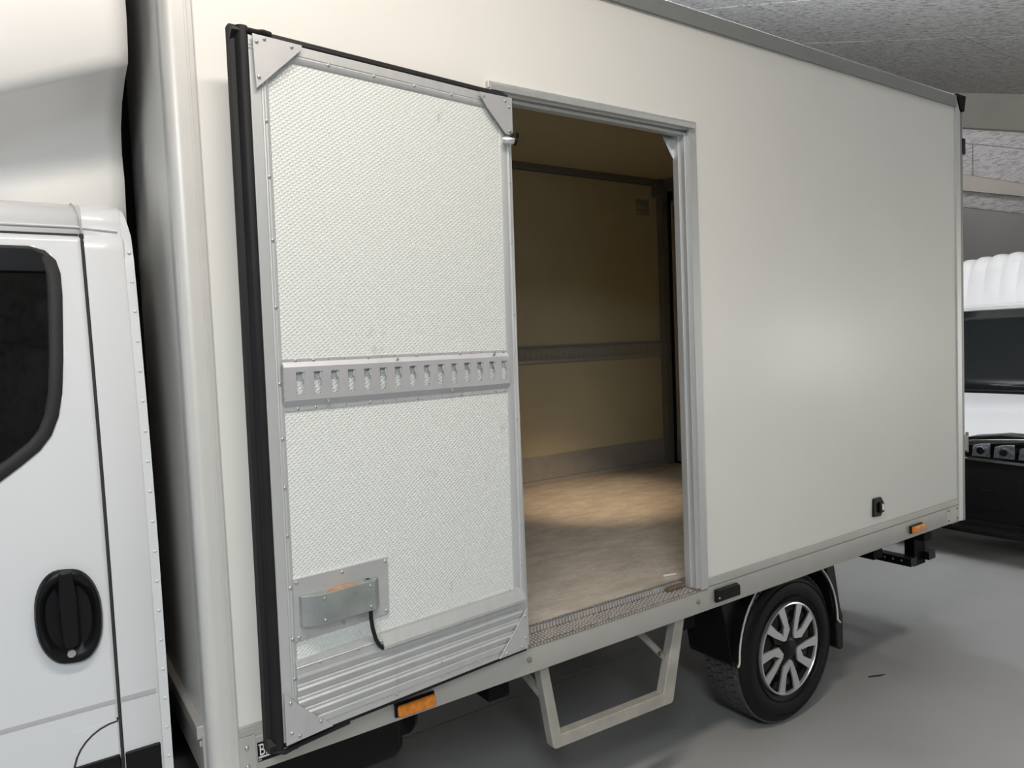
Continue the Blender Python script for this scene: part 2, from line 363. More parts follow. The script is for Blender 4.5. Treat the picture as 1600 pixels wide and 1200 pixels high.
lab(bx('front_panel', -0.064, -0.01, 0.03, WY-0.03, ZR-0.02, 3.0, 'grp', T), 'cream front panel in the gap behind the cab')
bx('inner_front_sheet', -0.01, -0.004, 0.05, 2.116, 0.82, 3.0, 'inner', T)
lab(bx('cargo_floor', -0.04, 3.84, 0.075, 2.13, 0.70, 0.816, 'ply', T), 'worn brown cargo floor')
# front corner profile
pp = [(0.0, -0.008), (-0.040, -0.012), (-0.056, -0.010), (-0.066, 0.002), (-0.068, 0.018), (-0.066, 0.062), (-0.045, 0.064), (0.0, 0.03)]
cp = lab(obj('corner_post', prism(nb(), pp, 'z', 0.70, 3.0), 'post', T, smooth=45), 'smooth grey front corner profile')
for xx in (-0.010, -0.0165): bx('profile_ridge', xx-0.0012, xx+0.0012, -0.0112, -0.008, 0.72, 2.98, 'post', cp)
bx('profile_edge', -0.0005, 0.002, -0.0085, 0.0, 0.72, 2.98, 'groove', cp)
# front bottom rail
fr = obj('front_rail', box(nb(), -0.072, -0.01, 0.05, WY-0.05, ZB-0.01, ZR-0.02), 'rail', T)
bx('rail_lip', -0.082, -0.05, 0.062, WY-0.062, ZR-0.03, ZR+0.004, 'rail', fr, 0.003); bx('rail_lip', -0.077, -0.05, 0.062, WY-0.062, ZR-0.05, ZR-0.035, 'rail', fr, 0.003)
# roof profile, rear frame
lab(obj('roof_profile', prism(nb(), [(-0.012, ZT), (-0.012, 3.004), (-0.008, 3.008), (0.02, 3.011), (0.07, 3.034), (0.07, ZT+0.03), (0.0, ZT)], 'x', -0.066, XR+0.005), 'alu2', T, smooth=30), 'dark grey roof edge profile')
bx('far_roof_profile', -0.066, XR, WY-0.05, WY+0.012, ZT, 3.05, 'alu2', T)
rf = lab(obj('rear_frame', prism(nb(), [(XR, -0.008), (XR+0.045, -0.010), (XR+0.045, 0.05), (XR, 0.05)], 'z', 0.722, 3.0), 'alu', T, bevel=0.003), 'grey rear corner profile')
bx('frame_edge', XR+0.045, XR+0.085, -0.004, 0.06, 0.715, 2.985, 'alu2', rf, 0.004)
obj('corner_cap', prism(nb(), [(XR+0.0, 3.016), (XR+0.105, 3.016), (XR+0.085, 2.93), (XR+0.04, 2.93), (XR+0.02, 2.975)], 'y', -0.016, 0.07), 'blackmatt', rf, bevel=0.006)
for z in (2.71, 1.10):
    o = obj('hinge', box(nb(), XR+0.075, XR+0.115, -0.006, 0.03, z, z+0.085), 'alu2' if z < 2 else 'black', rf, bevel=0.004)
obj('hinge_pin', tube(nb(), [(XR+0.118, 0.0, 1.09), (XR+0.118, 0.0, 1.20)], 0.008, 8), 'alu2', rf)
bx('rear_post', XR-0.06, XR+0.03, 2.06, WY, 0.72, 3.0, 'alu2', T)
bx('rear_header', XR-0.03, XR+0.05, 0.03, 2.13, 2.90, 3.0, 'alu2', T)
bx('rear_sill', XR+0.0, XR+0.08, 0.03, WY, 0.70, 0.812, 'alu2', T)
# rear doors (inner side seen through the opening)
for i, (a, b) in enumerate(((0.05, 1.07), (1.08, 2.045))):
    d = obj('rear_door', box(nb(), XR+0.03, XR+0.07, a, b, 0.83, 2.90), 'inner', T)
    for y0, y1, z0, z1 in ((a, a+0.02, 0.83, 2.9), (b-0.02, b, 0.83, 2.9), (a, b, 2.83, 2.9)): bx('door_profile', XR+0.02, XR+0.03, y0, y1, z0, z1, 'trim' if b-a > 0.5 and y1-y0 < 0.1 else 'alu2', d)
    bx('door_kick_plate', XR+0.015, XR+0.03, a, b, 0.83, 1.0, 'plate', d)
    bx('door_head_plate', XR+0.018, XR+0.03, b-0.18, b-0.02, 2.70, 2.79, 'alu2', d)
bx('door_gasket', XR+0.0, XR+0.03, 2.045, 2.06, 0.82, 2.95, 'rubber', T)
bx('door_gasket', XR+0.0, XR+0.03, 0.05, 2.06, 0.815, 0.83, 'rubber', T)
# inner trims
bx('ceiling_trim', 0.0, 3.80, 2.086, 2.116, 2.955, 2.998, 'alu2', T, 0.006)
o = bx('corner_block', 3.69, 3.78, 2.05, 2.116, 2.86, 2.955, 'alu2', T, 0.006)
kp = nb(); box(kp, 0.0, 3.75, 2.106, 2.116, 0.817, 1.012)
for k in range(9): box(kp, 0.0, 3.75, 2.1035, 2.107, 0.832+k*0.02, 0.842+k*0.02)
lab(obj('kick_board', kp, 'plate', T), 'ribbed metal kick board')
bx('paper_label', 3.52, 3.66, 2.1145, 2.1165, 2.72, 2.84, 'paper', T); 

def lashing(L, n, pitch, first, H=0.128, mid=(0.026, 0.108), d=0.013, slot=(0.023, 0.056)):
    """slotted lashing rail from x=0 to L, z=0..H, front towards -y"""
    bm = nb(); a, b = mid
    prism(bm, [(0, 0), (-0.003, 0), (-0.003, a-0.016), (-d, a), (-d, a+0.008), (-d+0.002, a+0.008), (-d+0.002, a+0.001), (0, a-0.015)], 'x', 0, L)
    prism(bm, [(0, H), (-0.003, H), (-0.003, b+0.012), (-d, b), (-d, b-0.008), (-d+0.002, b-0.008), (-d+0.002, b-0.001), (0, b+0.011)], 'x', 0, L)
    z0 = (a+b)/2-slot[1]/2; z1 = z0+slot[1]
    box(bm, 0, L, -d, -d+0.002, a+0.008, z0); box(bm, 0, L, -d, -d+0.002, z1, b-0.008)
    x = 0
    for k in range(n):
        s = first+k*pitch
        box(bm, x, s, -d, -d+0.002, z0, z1); x = s+slot[0]
        # wavy inner tongue of the slot
        q = []
        for t in range(9):
            f = t/8; q.append((x-0.0045-0.0035*math.sin(f*PI*3), z0+f*slot[1]))
        prism(bm, [(x, z0)]+q+[(x, z1)], 'y', -d+0.002, -d+0.0035)
    box(bm, x, L, -d, -d+0.002, z0, z1)
    return bm
o = obj('lashing_rail', lashing(3.70, 78, 0.0468, 0.03), 'track', T); o.location = (0.04, 2.116, 1.644)
lab(o, 'slotted lashing rail along the far inner wall')
# added unseen dome lamp; its spot makes the warm patch on the floor
dl = lab(obj('added_dome_lamp', lathe(nb(), [(0.001, -0.03), (0.04, -0.028), (0.06, -0.012), (0.065, 0.0), (0.001, 0.0)], 0, 0, 24), 'white', T, smooth=True), 'added small dome lamp, unseen on the inner ceiling')
dl.rotation_euler = (PI/2, 0, 0); dl.location = (1.75, 0.42, 2.994); dl.rotation_euler = (-PI/2, 0, 0)
sl_ = bpy.data.lights.new('floor_patch_spot', 'SPOT'); sl_.energy = 160; sl_.color = (1.0, 0.72, 0.45); sl_.spot_size = math.radians(34); sl_.spot_blend = 1.0; sl_.shadow_soft_size = 0.05
so = bpy.data.objects.new('floor_patch_spot', sl_); C.objects.link(so); so.location = (1.75, 0.42, 2.93)
so.rotation_euler = (Vector((2.5, 1.50, 0.816))-so.location).to_track_quat('-Z', 'Y').to_euler(); so.parent = T
# --- side rail
rl = lab(obj('side_rail', prism(nb(), [(-0.006, ZB), (-0.008, ZB+0.004), (-0.008, 0.812), (-0.004, 0.8155), (0.08, 0.8155), (0.08, ZB)], 'x', 0.0, XR+0.04), 'rail', T, smooth=30), 'long grey bottom rail of the box')
for a, b in ((0.0, OX0-0.005), (1.765, XR+0.0)):
    bx('rail_flange', a, b, -0.005, 0.0, 0.816, ZR, 'rail', rl, 0.0015)
    if a == 0: bx('rail_groove', a, b, -0.0062, -0.004, 0.834, 0.838, 'rail', rl)
bx('rail_bead', 1.765, XR, -0.0075, -0.004, 0.8125, 0.8165, 'alu2', rl)
bx('end_plate', 0.0015, 0.042, -0.0105, -0.008, 0.728, 0.822, 'rail', rl, 0.001)
bx('end_plate', 3.66, 3.80, -0.0095, -0.008, 0.73, 0.812, 'rail', rl, 0.001)
for x, z in ((0.020, 0.795), (0.020, 0.745)): rivet(x, -0.0105, z, rl, 1.3)
for x, z in ((3.68, 0.80), (3.775, 0.80), (3.68, 0.745), (3.775, 0.745)): rivet(x, -0.0095, z, rl, 1.3, m='rscrew')
for x in (0.905, 1.705): rivet(x, -0.008, 0.772, rl, 2.0, 'rail_bolt', 'rscrew')
bx('far_rail', 0.0, XR+0.04, WY-0.08, WY+0.008, ZB, ZR, 'rail', T)
# maker's sticker, mostly behind the door seal
st = bx('maker_sticker', 0.046, 0.150, -0.0088, -0.0078, 0.747, 0.798, 'black', rl)
cu = bpy.data.curves.new('t', 'FONT'); cu.body = 'Br'; cu.size = 0.044; cu.extrude = 0.0003
to = bpy.data.objects.new('t', cu); C.objects.link(to)
bpy.context.view_layer.update()
tm = bpy.data.meshes.new_from_object(to.evaluated_get(bpy.context.evaluated_depsgraph_get())); bpy.data.objects.remove(to)
tm.materials.clear(); tm.materials.append(M['white'])
tx = bpy.data.objects.new('sticker_lettering', tm); C.objects.link(tx); tx.parent = rl
tx.location = (0.0495, -0.0092, 0.763); tx.rotation_euler = (PI/2, 0, 0); tx.scale = (0.62, 1, 1)
bx('sticker_line', 0.0475, 0.13, -0.0092, -0.0088, 0.7565, 0.7605, 'white', rl)
bx('sticker_line', 0.0475, 0.055, -0.0092, -0.0088, 0.750, 0.754, 'paper', rl)
bx('sticker_line', 0.048, 0.052, -0.0092, -0.0088, 0.790, 0.793, 'paper', rl)
# marker lamps
def marker(x0, x1, z0, z1, parent, base='black'):
    b = bx('lamp_base', x0-0.005, x1+0.003, -0.016, -0.008, z0-0.004, z1+0.004, base, parent, 0.003)
    l = bx('amber_lens', x0, x1, -0.034, -0.016, z0, z1, 'orange', parent, 0.007)
marker(0.432, 0.553, 0.742, 0.776, rl); marker(3.278, 3.392, 0.752, 0.786, rl)
obj('black_marker_lamp', prism(nb(), [(1.795, 0.748), (1.94, 0.748), (1.94, 0.79), (1.925, 0.80), (1.795, 0.80)], 'y', -0.024, -0.008), 'black', rl, bevel=0.006)
rivet(1.81, -0.025, 0.766, rl, 0.9)
# latch recess on side panel
la = lab(obj('panel_latch', prism(nb(), [(2.945, 0.89), (3.01, 0.885), (3.035, 0.91), (3.035, 0.955), (3.015, 0.978), (2.95, 0.978)], 'y', -0.010, 0.0), 'black', T, bevel=0.003), 'small black latch on the side panel')
bx('latch_body', 2.985, 3.02, -0.022, -0.010, 0.905, 0.955, 'black', la, 0.004)
bx('latch_bolt', 2.995, 3.008, -0.026, -0.022, 0.918, 0.948, 'steelb', la, 0.001)
# scuff of sealant along roof edge: slim beads
# --- door opening frame
of = lab(obj('opening_frame', box(nb(), 1.722, 1.762, -0.014, 0.0, 0.812, 2.570), 'alu', T, bevel=0.004), 'aluminium frame of the side opening')
bx('jamb_step', 1.706, 1.726, -0.004, 0.05, 0.818, 2.55, 'alu', of, 0.003)
bx('jamb_return', 1.698, 1.712, 0.02, 0.050, 0.818, 2.55, 'alu', of, 0.003)
bx('jamb_bead', 1.7185, 1.7235, -0.017, -0.004, 0.82, 2.56, 'alu', of, 0.001)
bx('jamb_return', OX0, 0.915, 0.0, 0.085, 0.818, 2.55, 'alu', of, 0.003)
bx('header_flange', 0.835, 1.762, -0.016, 0.0, 2.568, 2.592, 'alu', of, 0.004)
obj('header_gutter', prism(nb(), [(-0.030, 2.560), (-0.033, 2.574), (-0.029, 2.574), (-0.026, 2.564), (-0.014, 2.562), (-0.014, 2.558)], 'x', 0.835, 1.735), 'alu', of)
bx('header_channel', 0.885, 1.725, 0.006, 0.05, 2.548, 2.568, 'alu2', of)
bx('header_strip', 0.885, 1.715, 0.0, 0.03, 2.540, 2.550, 'alu', of, 0.002)
obj('corner_gusset', prism(nb(), [(1.700, 2.545), (1.635, 2.545), (1.700, 2.455)], 'y', 0.044, 0.050), 'steelb', of)
bx('inner_head_sheet', 0.885, 1.75, 0.045, 0.049, 2.55, 2.99, 'inner', T)
# sill tread with studs
sl = lab(obj('sill_tread', prism(nb(), [(-0.009, 0.808), (-0.010, 0.8165), (0.062, 0.8175), (0.066, 0.838), (0.088, 0.839), (0.088, 0.8157), (0.03, 0.8156), (0.0, 0.810)], 'x', 0.90, 1.76), 'sillm', T), 'perforated anti-slip sill')
bm = nb(); n = 58
for k in range(n):
    x = 0.915+k*(1.70-0.915)/n
    for j in range(4):
        y = 0.004+j*0.016+(0.004 if k % 2 else 0)
        v_ = [bm.verts.new(q) for q in ((x-0.0036, y-0.005, 0.8165), (x+0.0036, y-0.005, 0.8165), (x+0.0036, y+0.005, 0.8165), (x-0.0036, y+0.005, 0.8165), (x, y-0.002, 0.8215), (x, y+0.002, 0.8215))]
        for f in ((0, 1, 4), (1, 2, 5, 4), (2, 3, 5), (3, 0, 4, 5)): bm.faces.new([v_[i] for i in f])
    box(bm, x-0.003, x+0.003, -0.0125, -0.009, 0.812, 0.817)
o = obj('anti_slip_studs', bm, 'plate', sl); o['kind'] = 'stuff'
bm = nb()
for k in range(n):
    x = 0.915+k*(1.70-0.915)/n
    box(bm, x-0.0035, x+0.0035, 0.0605, 0.068, 0.8225, 0.8385)
    box(bm, x-0.003, x+0.003, 0.074, 0.087, 0.8388, 0.8405)
o = obj('riser_ribs', bm, 'plate', sl); o['kind'] = 'stuff'
bx('sill_bead', 0.90, 1.70, 0.064, 0.072, 0.838, 0.8415, 'steelb', sl, 0.001)
bx('sill_dirt', 1.60, 1.695, 0.040, 0.066, 0.817, 0.834, 'dirt', sl, 0.006)

# --- side door, folded forward against the box (local: x from -0.80 free edge to 0 hinge, face at y=0, -y towards viewer)
DW, DH = 0.801, 0.8525
D = lab(bx('side_door', -DW+0.02, -0.02, 0.006, 0.034, -DH+0.02, DH-0.02, 'hammer', T), 'open side door showing its hammered white inner face')
D.matrix_world = Matrix.Translation((0.88576, -0.040, 1.67934)) @ Matrix.Rotation(0.10640, 4, 'Z') @ Matrix.Rotation(0.0128, 4, 'X') @ Matrix.Rotation(0.0036, 4, 'Y')
# frame profiles
def stile(name, prof, z0, z1, m='alu'): return obj(name, prism(nb(), prof, 'z', z0, z1), m, D, bevel=0.0012)
stile('door_stile', [(-DW, 0.03), (-DW, 0.0), (-0.776, -0.001), (-0.774, 0.001), (-0.771, -0.001), (-0.768, 0.001), (-0.764, 0.0), (-0.756, 0.004), (-0.754, 0.008), (-0.76, 0.03)], -DH, DH)
stile('door_stile', [(0, 0.03), (0, 0.0), (-0.010, -0.001), (-0.012, -0.004), (-0.016, -0.004), (-0.018, 0.0), (-0.040, 0.004), (-0.044, 0.007), (-0.044, 0.03)], -DH, DH)
def rail_(name, prof, x0, x1, m='alu'): return obj(name, prism(nb(), prof, 'x', x0, x1), m, D, bevel=0.0012)
rail_('door_rail', [(0.03, DH), (0.0, DH), (-0.001, 0.829), (0.001, 0.827), (-0.001, 0.825), (0.0, 0.818), (0.004, 0.811), (0.008, 0.808), (0.03, 0.808)], -DW, 0)
# ribbed kick plate with sloping ledge
kz = -0.653
pr = [(0.03, kz), (0.002, kz), (-0.003, kz-0.010), (-0.012, kz-0.012), (-0.022, kz-0.040), (-0.008, kz-0.044)]
z = kz-0.052
pk = [(0.03, -0.668), (-0.006, -0.668), (-0.006, -0.692)]
for k in range(4):
    zz = -0.698-k*0.032
    pk += [(-0.0085, zz), (-0.0085, zz-0.004), (-0.005, zz-0.006), (-0.005, zz-0.014), (-0.002, zz-0.016), (-0.002, zz-0.020), (-0.005, zz-0.022), (-0.005, zz-0.028)]
pk += [(-0.005, -0.832), (-0.003, -0.834), (-0.003, -DH), (0.03, -DH)]
lab(obj('kick_plate', prism(nb(), pk, 'x', -0.762, -0.02), 'alu', D), 'ribbed aluminium kick plate')
lab(obj('kick_ledge', prism(nb(), [(0.01, kz), (0.001, kz), (-0.001, kz-0.006), (-0.018, kz-0.034), (-0.018, kz-0.042), (0.004, kz-0.042)], 'x', -0.520, -0.012), 'alu', D), 'sloping bright ledge')
lab(obj('kick_flange', prism(nb(), [(0.012, kz-0.003), (0.0, kz-0.003), (-0.004, kz-0.016), (-0.008, kz-0.020), (0.004, kz-0.022)], 'x', -0.762, -0.518), 'alu', D), 'thin kick plate flange')
# corner plates
def cplate(poly): 
    return obj('corner_plate', prism(nb(), poly, 'y', -0.012, -0.0085), 'plate', D, bevel=0.0006)
cplate([(-0.795, 0.852), (-0.673, 0.852), (-0.676, 0.840), (-0.791, 0.728)])
cplate([(-0.003, 0.852), (-0.132, 0.848), (-0.096, 0.805), (-0.030, 0.742), (-0.003, 0.738)])
cplate([(-0.003, -0.85), (-0.120, -0.85), (-0.003, -0.722)])
cplate([(-0.800, -0.855), (-0.675, -0.850), (-0.765, -0.762), (-0.800, -0.722)])
for x, z in ((-0.786, 0.835), (-0.767, 0.845), (-0.700, 0.842), (-0.784, 0.755), (-0.112, 0.838), (-0.030, 0.838), (-0.016, 0.822), (-0.016, 0.752), (-0.012, -0.745), (-0.012, -0.815), (-0.028, -0.840), (-0.090, -0.841), (-0.785, -0.752), (-0.785, -0.828), (-0.765, -0.842), (-0.708, -0.826)):
    rivet(x, -0.012, z, D)
for z in (0.66, 0.53, 0.38, 0.22, 0.035, -0.10, -0.22, -0.34, -0.47, -0.60, -0.70): rivet(-0.766, 0.0005, z, D)
for x in (-0.60, -0.47, -0.345, -0.22): rivet(x, 0.0, 0.824, D)
for z in (0.60, 0.42, 0.20, -0.12, -0.28, -0.45, -0.58): rivet(-0.014, -0.004, z, D, 0.7)
for x in (-0.70, -0.59, -0.44, -0.30, -0.16): rivet(x, -0.006, -0.680 if x > -0.5 else -0.676, D, 0.8)
for x in (-0.48, -0.33, -0.19): rivet(x, -0.0085, -0.795, D, 0.9); rivet(x, -0.003, -0.838, D, 0.9)
for x in (-0.40, -0.22, -0.06): rivet(x, 0.001, -0.652, D, 0.6)
# lashing rail on the door
E_ = obj('lashing_rail', lashing(0.716, 15, 0.0468, 0.030), 'track', D); E_.location = (-0.757, 0.006, -0.034)
lab(E_, 'slotted steel lashing rail')
for k, x in enumerate((-0.722, -0.675, -0.520, -0.370, -0.220, -0.090, -0.055)):
    rivet(x, 0.003, 0.0895, D, 0.85); rivet(x, 0.003, -0.029, D, 0.85)
for x in (-0.635, -0.59, -0.48, -0.44, -0.33, -0.29, -0.18, -0.14):
    for z in (0.0895, -0.029): rivet(x, 0.0031, z, D, 0.35, 'rail_hole', 'rscrew')
for x, z, r in ((-0.437, 0.078, 0.5), (-0.10, 0.078, 0.5), (-0.645, -0.012, -0.3), (-0.26, -0.012, -0.3)):
    o = bx('drain_slot', -0.003, 0.003, -0.0045, -0.0005, -0.009, 0.009, 'galv', D, 0.001); o.location = (x, -0.001, z); o.rotation_euler = (0.35 if z > 0 else -0.35, r, 0)
# lock cover
lp = lab(obj('lock_plate', prism(nb(), [(-0.758, -0.451), (-0.489, -0.453), (-0.492, -0.608), (-0.760, -0.608)], 'y', -0.001, 0.006), 'plate', D, bevel=0.0006), 'riveted lock plate')
for x, z in ((-0.750, -0.460), (-0.625, -0.462), (-0.498, -0.462), (-0.500, -0.598), (-0.628, -0.596), (-0.750, -0.600)): rivet(x, -0.001, z, D)
cov = [(-0.746, -0.001), (-0.743, -0.012), (-0.703, -0.032), (-0.548, -0.032), (-0.529, -0.014), (-0.526, -0.001)]
lab(obj('lock_cover', prism(nb(), cov, 'z', -0.574, -0.495), 'galv', D, bevel=0.002), 'weathered zinc lock cover')
obj('rust_stain', prism(nb(), [(-0.690, -0.030), (-0.610, -0.031), (-0.590, -0.016), (-0.63, -0.005), (-0.67, -0.010)], 'z', -0.4955, -0.4945), 'rust', D)
for x, z in ((-0.692, -0.507), (-0.562, -0.507), (-0.692, -0.562), (-0.562, -0.562)): rivet(x, -0.032, z, D, 0.9)
obj('cover_bush', tube(nb(), [(-0.562, -0.018, -0.495), (-0.562, -0.018, -0.492)], 0.011, 16), 'galv', D, smooth=True)
obj('cover_hole', tube(nb(), [(-0.562, -0.018, -0.492), (-0.562, -0.018, -0.4914)], 0.0065, 16), 'black', D)
lab(obj('lock_cable', tube(nb(), [(-0.556, -0.016, -0.565), (-0.556, -0.016, -0.60), (-0.552, -0.016, -0.63), (-0.544, -0.015, -0.660), (-0.533, -0.013, -0.68), (-0.519, -0.008, -0.695)], 0.0055, 10), 'rubber', D, smooth=True), 'black cable from the lock')
# rubber seal around the free edges, on the side towards the box
bm = nb()
prism(bm, [(-0.800, 0.004), (-0.805, 0.000), (-0.816, 0.002), (-0.823, 0.009), (-0.826, 0.018), (-0.836, 0.022), (-0.838, 0.040), (-0.780, 0.040), (-0.780, 0.030)], 'z', -0.866, 0.872)
lab(obj('door_seal', bm, 'rubber', D, smooth=40), 'thick black rubber seal')
obj('door_seal', prism(nb(), [(0.012, 0.852), (0.004, 0.858), (0.006, 0.866), (0.020, 0.870), (0.022, 0.876), (0.040, 0.876), (0.040, 0.83), (0.030, 0.83)], 'x', -0.836, -0.004), 'rubber', D, smooth=40)
obj('door_seal', prism(nb(), [(0.004, -0.852), (0.004, -0.864), (0.012, -0.870), (0.040, -0.872), (0.040, -0.83), (0.030, -0.83)], 'x', -0.836, 0.004), 'rubber', D, smooth=40)
obj('seal_fold', tube(nb(), [(-0.80, 0.0, 0.862), (-0.78, -0.006, 0.860), (-0.765, -0.004, 0.864), (-0.745, 0.004, 0.866)], 0.006, 8), 'rubber', D, smooth=True)
bx('outer_skin', -0.80, -0.002, 0.034, 0.038, -0.86, 0.866, 'grp', D)
# catch near the hinge
obj('door_catch', tube(nb(), [(-0.038, -0.008, 0.724), (-0.030, -0.018, 0.722), (-0.012, -0.024, 0.720)], 0.010, 12), 'steelb', D, smooth=True)
obj('catch_cap', tube(nb(), [(-0.012, -0.024, 0.720), (-0.004, -0.026, 0.719)], 0.012, 12), 'black', D, smooth=True)
obj('catch_cord', tube(nb(), [(-0.020, -0.016, 0.734), (-0.008, -0.020, 0.744), (0.006, -0.018, 0.750), (0.018, -0.010, 0.748), (0.022, 0.0, 0.738), (0.014, 0.006, 0.728)], 0.0045, 8), 'rubber', D, smooth=True)
# hinges at the bottom corner
obj('seal_corner', tube(nb(), [(-0.832, 0.02, -0.868), (-0.80, 0.0, -0.874), (-0.76, 0.002, -0.870), (-0.62, 0.01, -0.868)], 0.007, 8), 'rubber', D, smooth=True)

# --- folding step below the opening
sp = lab(obj('step_frame', nb(), 'step', T), 'hanging aluminium step frame')
def bar(name, p0, p1, wx, wy, m='step', parent=T, bevel=0.003):
    p0, p1 = Vector(p0), Vector(p1); d = (p1-p0); L = d.length
    o = obj(name, box(nb(), -wx/2, wx/2, -wy/2, wy/2, 0, L), m, parent, bevel)
    q = d.to_track_quat('Z', 'Y'); o.rotation_mode = 'QUATERNION'; o.rotation_quaternion = q; o.location = p0
    return o
bpy.data.objects.remove(sp)
sp = nb()
prism(sp, [(0.980, 0.715), (1.017, 0.715), (1.064, 0.447), (1.560, 0.434), (1.640, 0.715), (1.690, 0.715), (1.612, 0.390), (1.600, 0.384), (1.040, 0.402), (1.028, 0.410)], 'y', 0.045, 0.085)
sp = lab(obj('step_frame', sp, 'step', T, bevel=0.004), 'hanging aluminium step frame')
def brace(p0, p1, r, m='step', parent=sp): return obj('step_brace', tube(nb(), [p0, p1], r, 8), m, parent)
brace((1.605, 0.075, 0.55), (1.56, 0.42, 0.74), 0.014); brace((1.03, 0.075, 0.56), (1.0, 0.42, 0.74), 0.014)
obj('step_bolt', tube(nb(), [(1.598, 0.084, 0.565), (1.598, 0.100, 0.565)], 0.011, 10), 'rscrew', sp)

# --- chassis
ch = lab(bx('chassis_rail', -2.0, 3.86, 0.62, 0.70, 0.50, 0.70, 'blackmatt', T), 'black chassis rail')
bx('chassis_rail', -2.0, 3.86, 1.46, 1.54, 0.50, 0.70, 'blackmatt', T)
for x in (-0.4, 0.8, 1.7, 3.1, 3.6): bx('cross_member', x, x+0.08, 0.08, 2.08, 0.63, 0.71, 'blackmatt', T)
tk = nb(); prism(tk, [(0.34, 0.40), (0.30, 0.46), (0.30, 0.60), (0.36, 0.66), (0.58, 0.66), (0.60, 0.62), (0.60, 0.44), (0.56, 0.40)], 'x', -0.25, 0.60)
lab(obj('fuel_tank', tk, 'black', T, bevel=0.03), 'black tank hung under the box')
obj('tank_end', tube(nb(), [(0.55, 0.45, 0.53), (0.66, 0.45, 0.53), (0.68, 0.45, 0.53)], 0.105, 24), 'black', T, bevel=0.03)
# rear underrun guard
ur = bx('underrun_beam', 3.86, 3.93, 0.285, 1.88, 0.385, 0.435, 'black', T, 0.004)
for k in range(6): obj('beam_hole', tube(nb(), [(3.8585, 0.34+k*0.05, 0.415), (3.8605, 0.34+k*0.05, 0.415)], 0.006, 8), 'plate', ur)
bx('underrun_arm', 3.93, 4.06, 0.30, 0.36, 0.37, 0.72, 'blackmatt', T, 0.004)
bx('underrun_foot', 4.02, 4.10, 0.26, 0.40, 0.40, 0.45, 'black', T, 0.004)
bx('underrun_arm', 3.6, 4.05, 0.64, 0.68, 0.40, 0.70, 'blackmatt', T, 0.004)
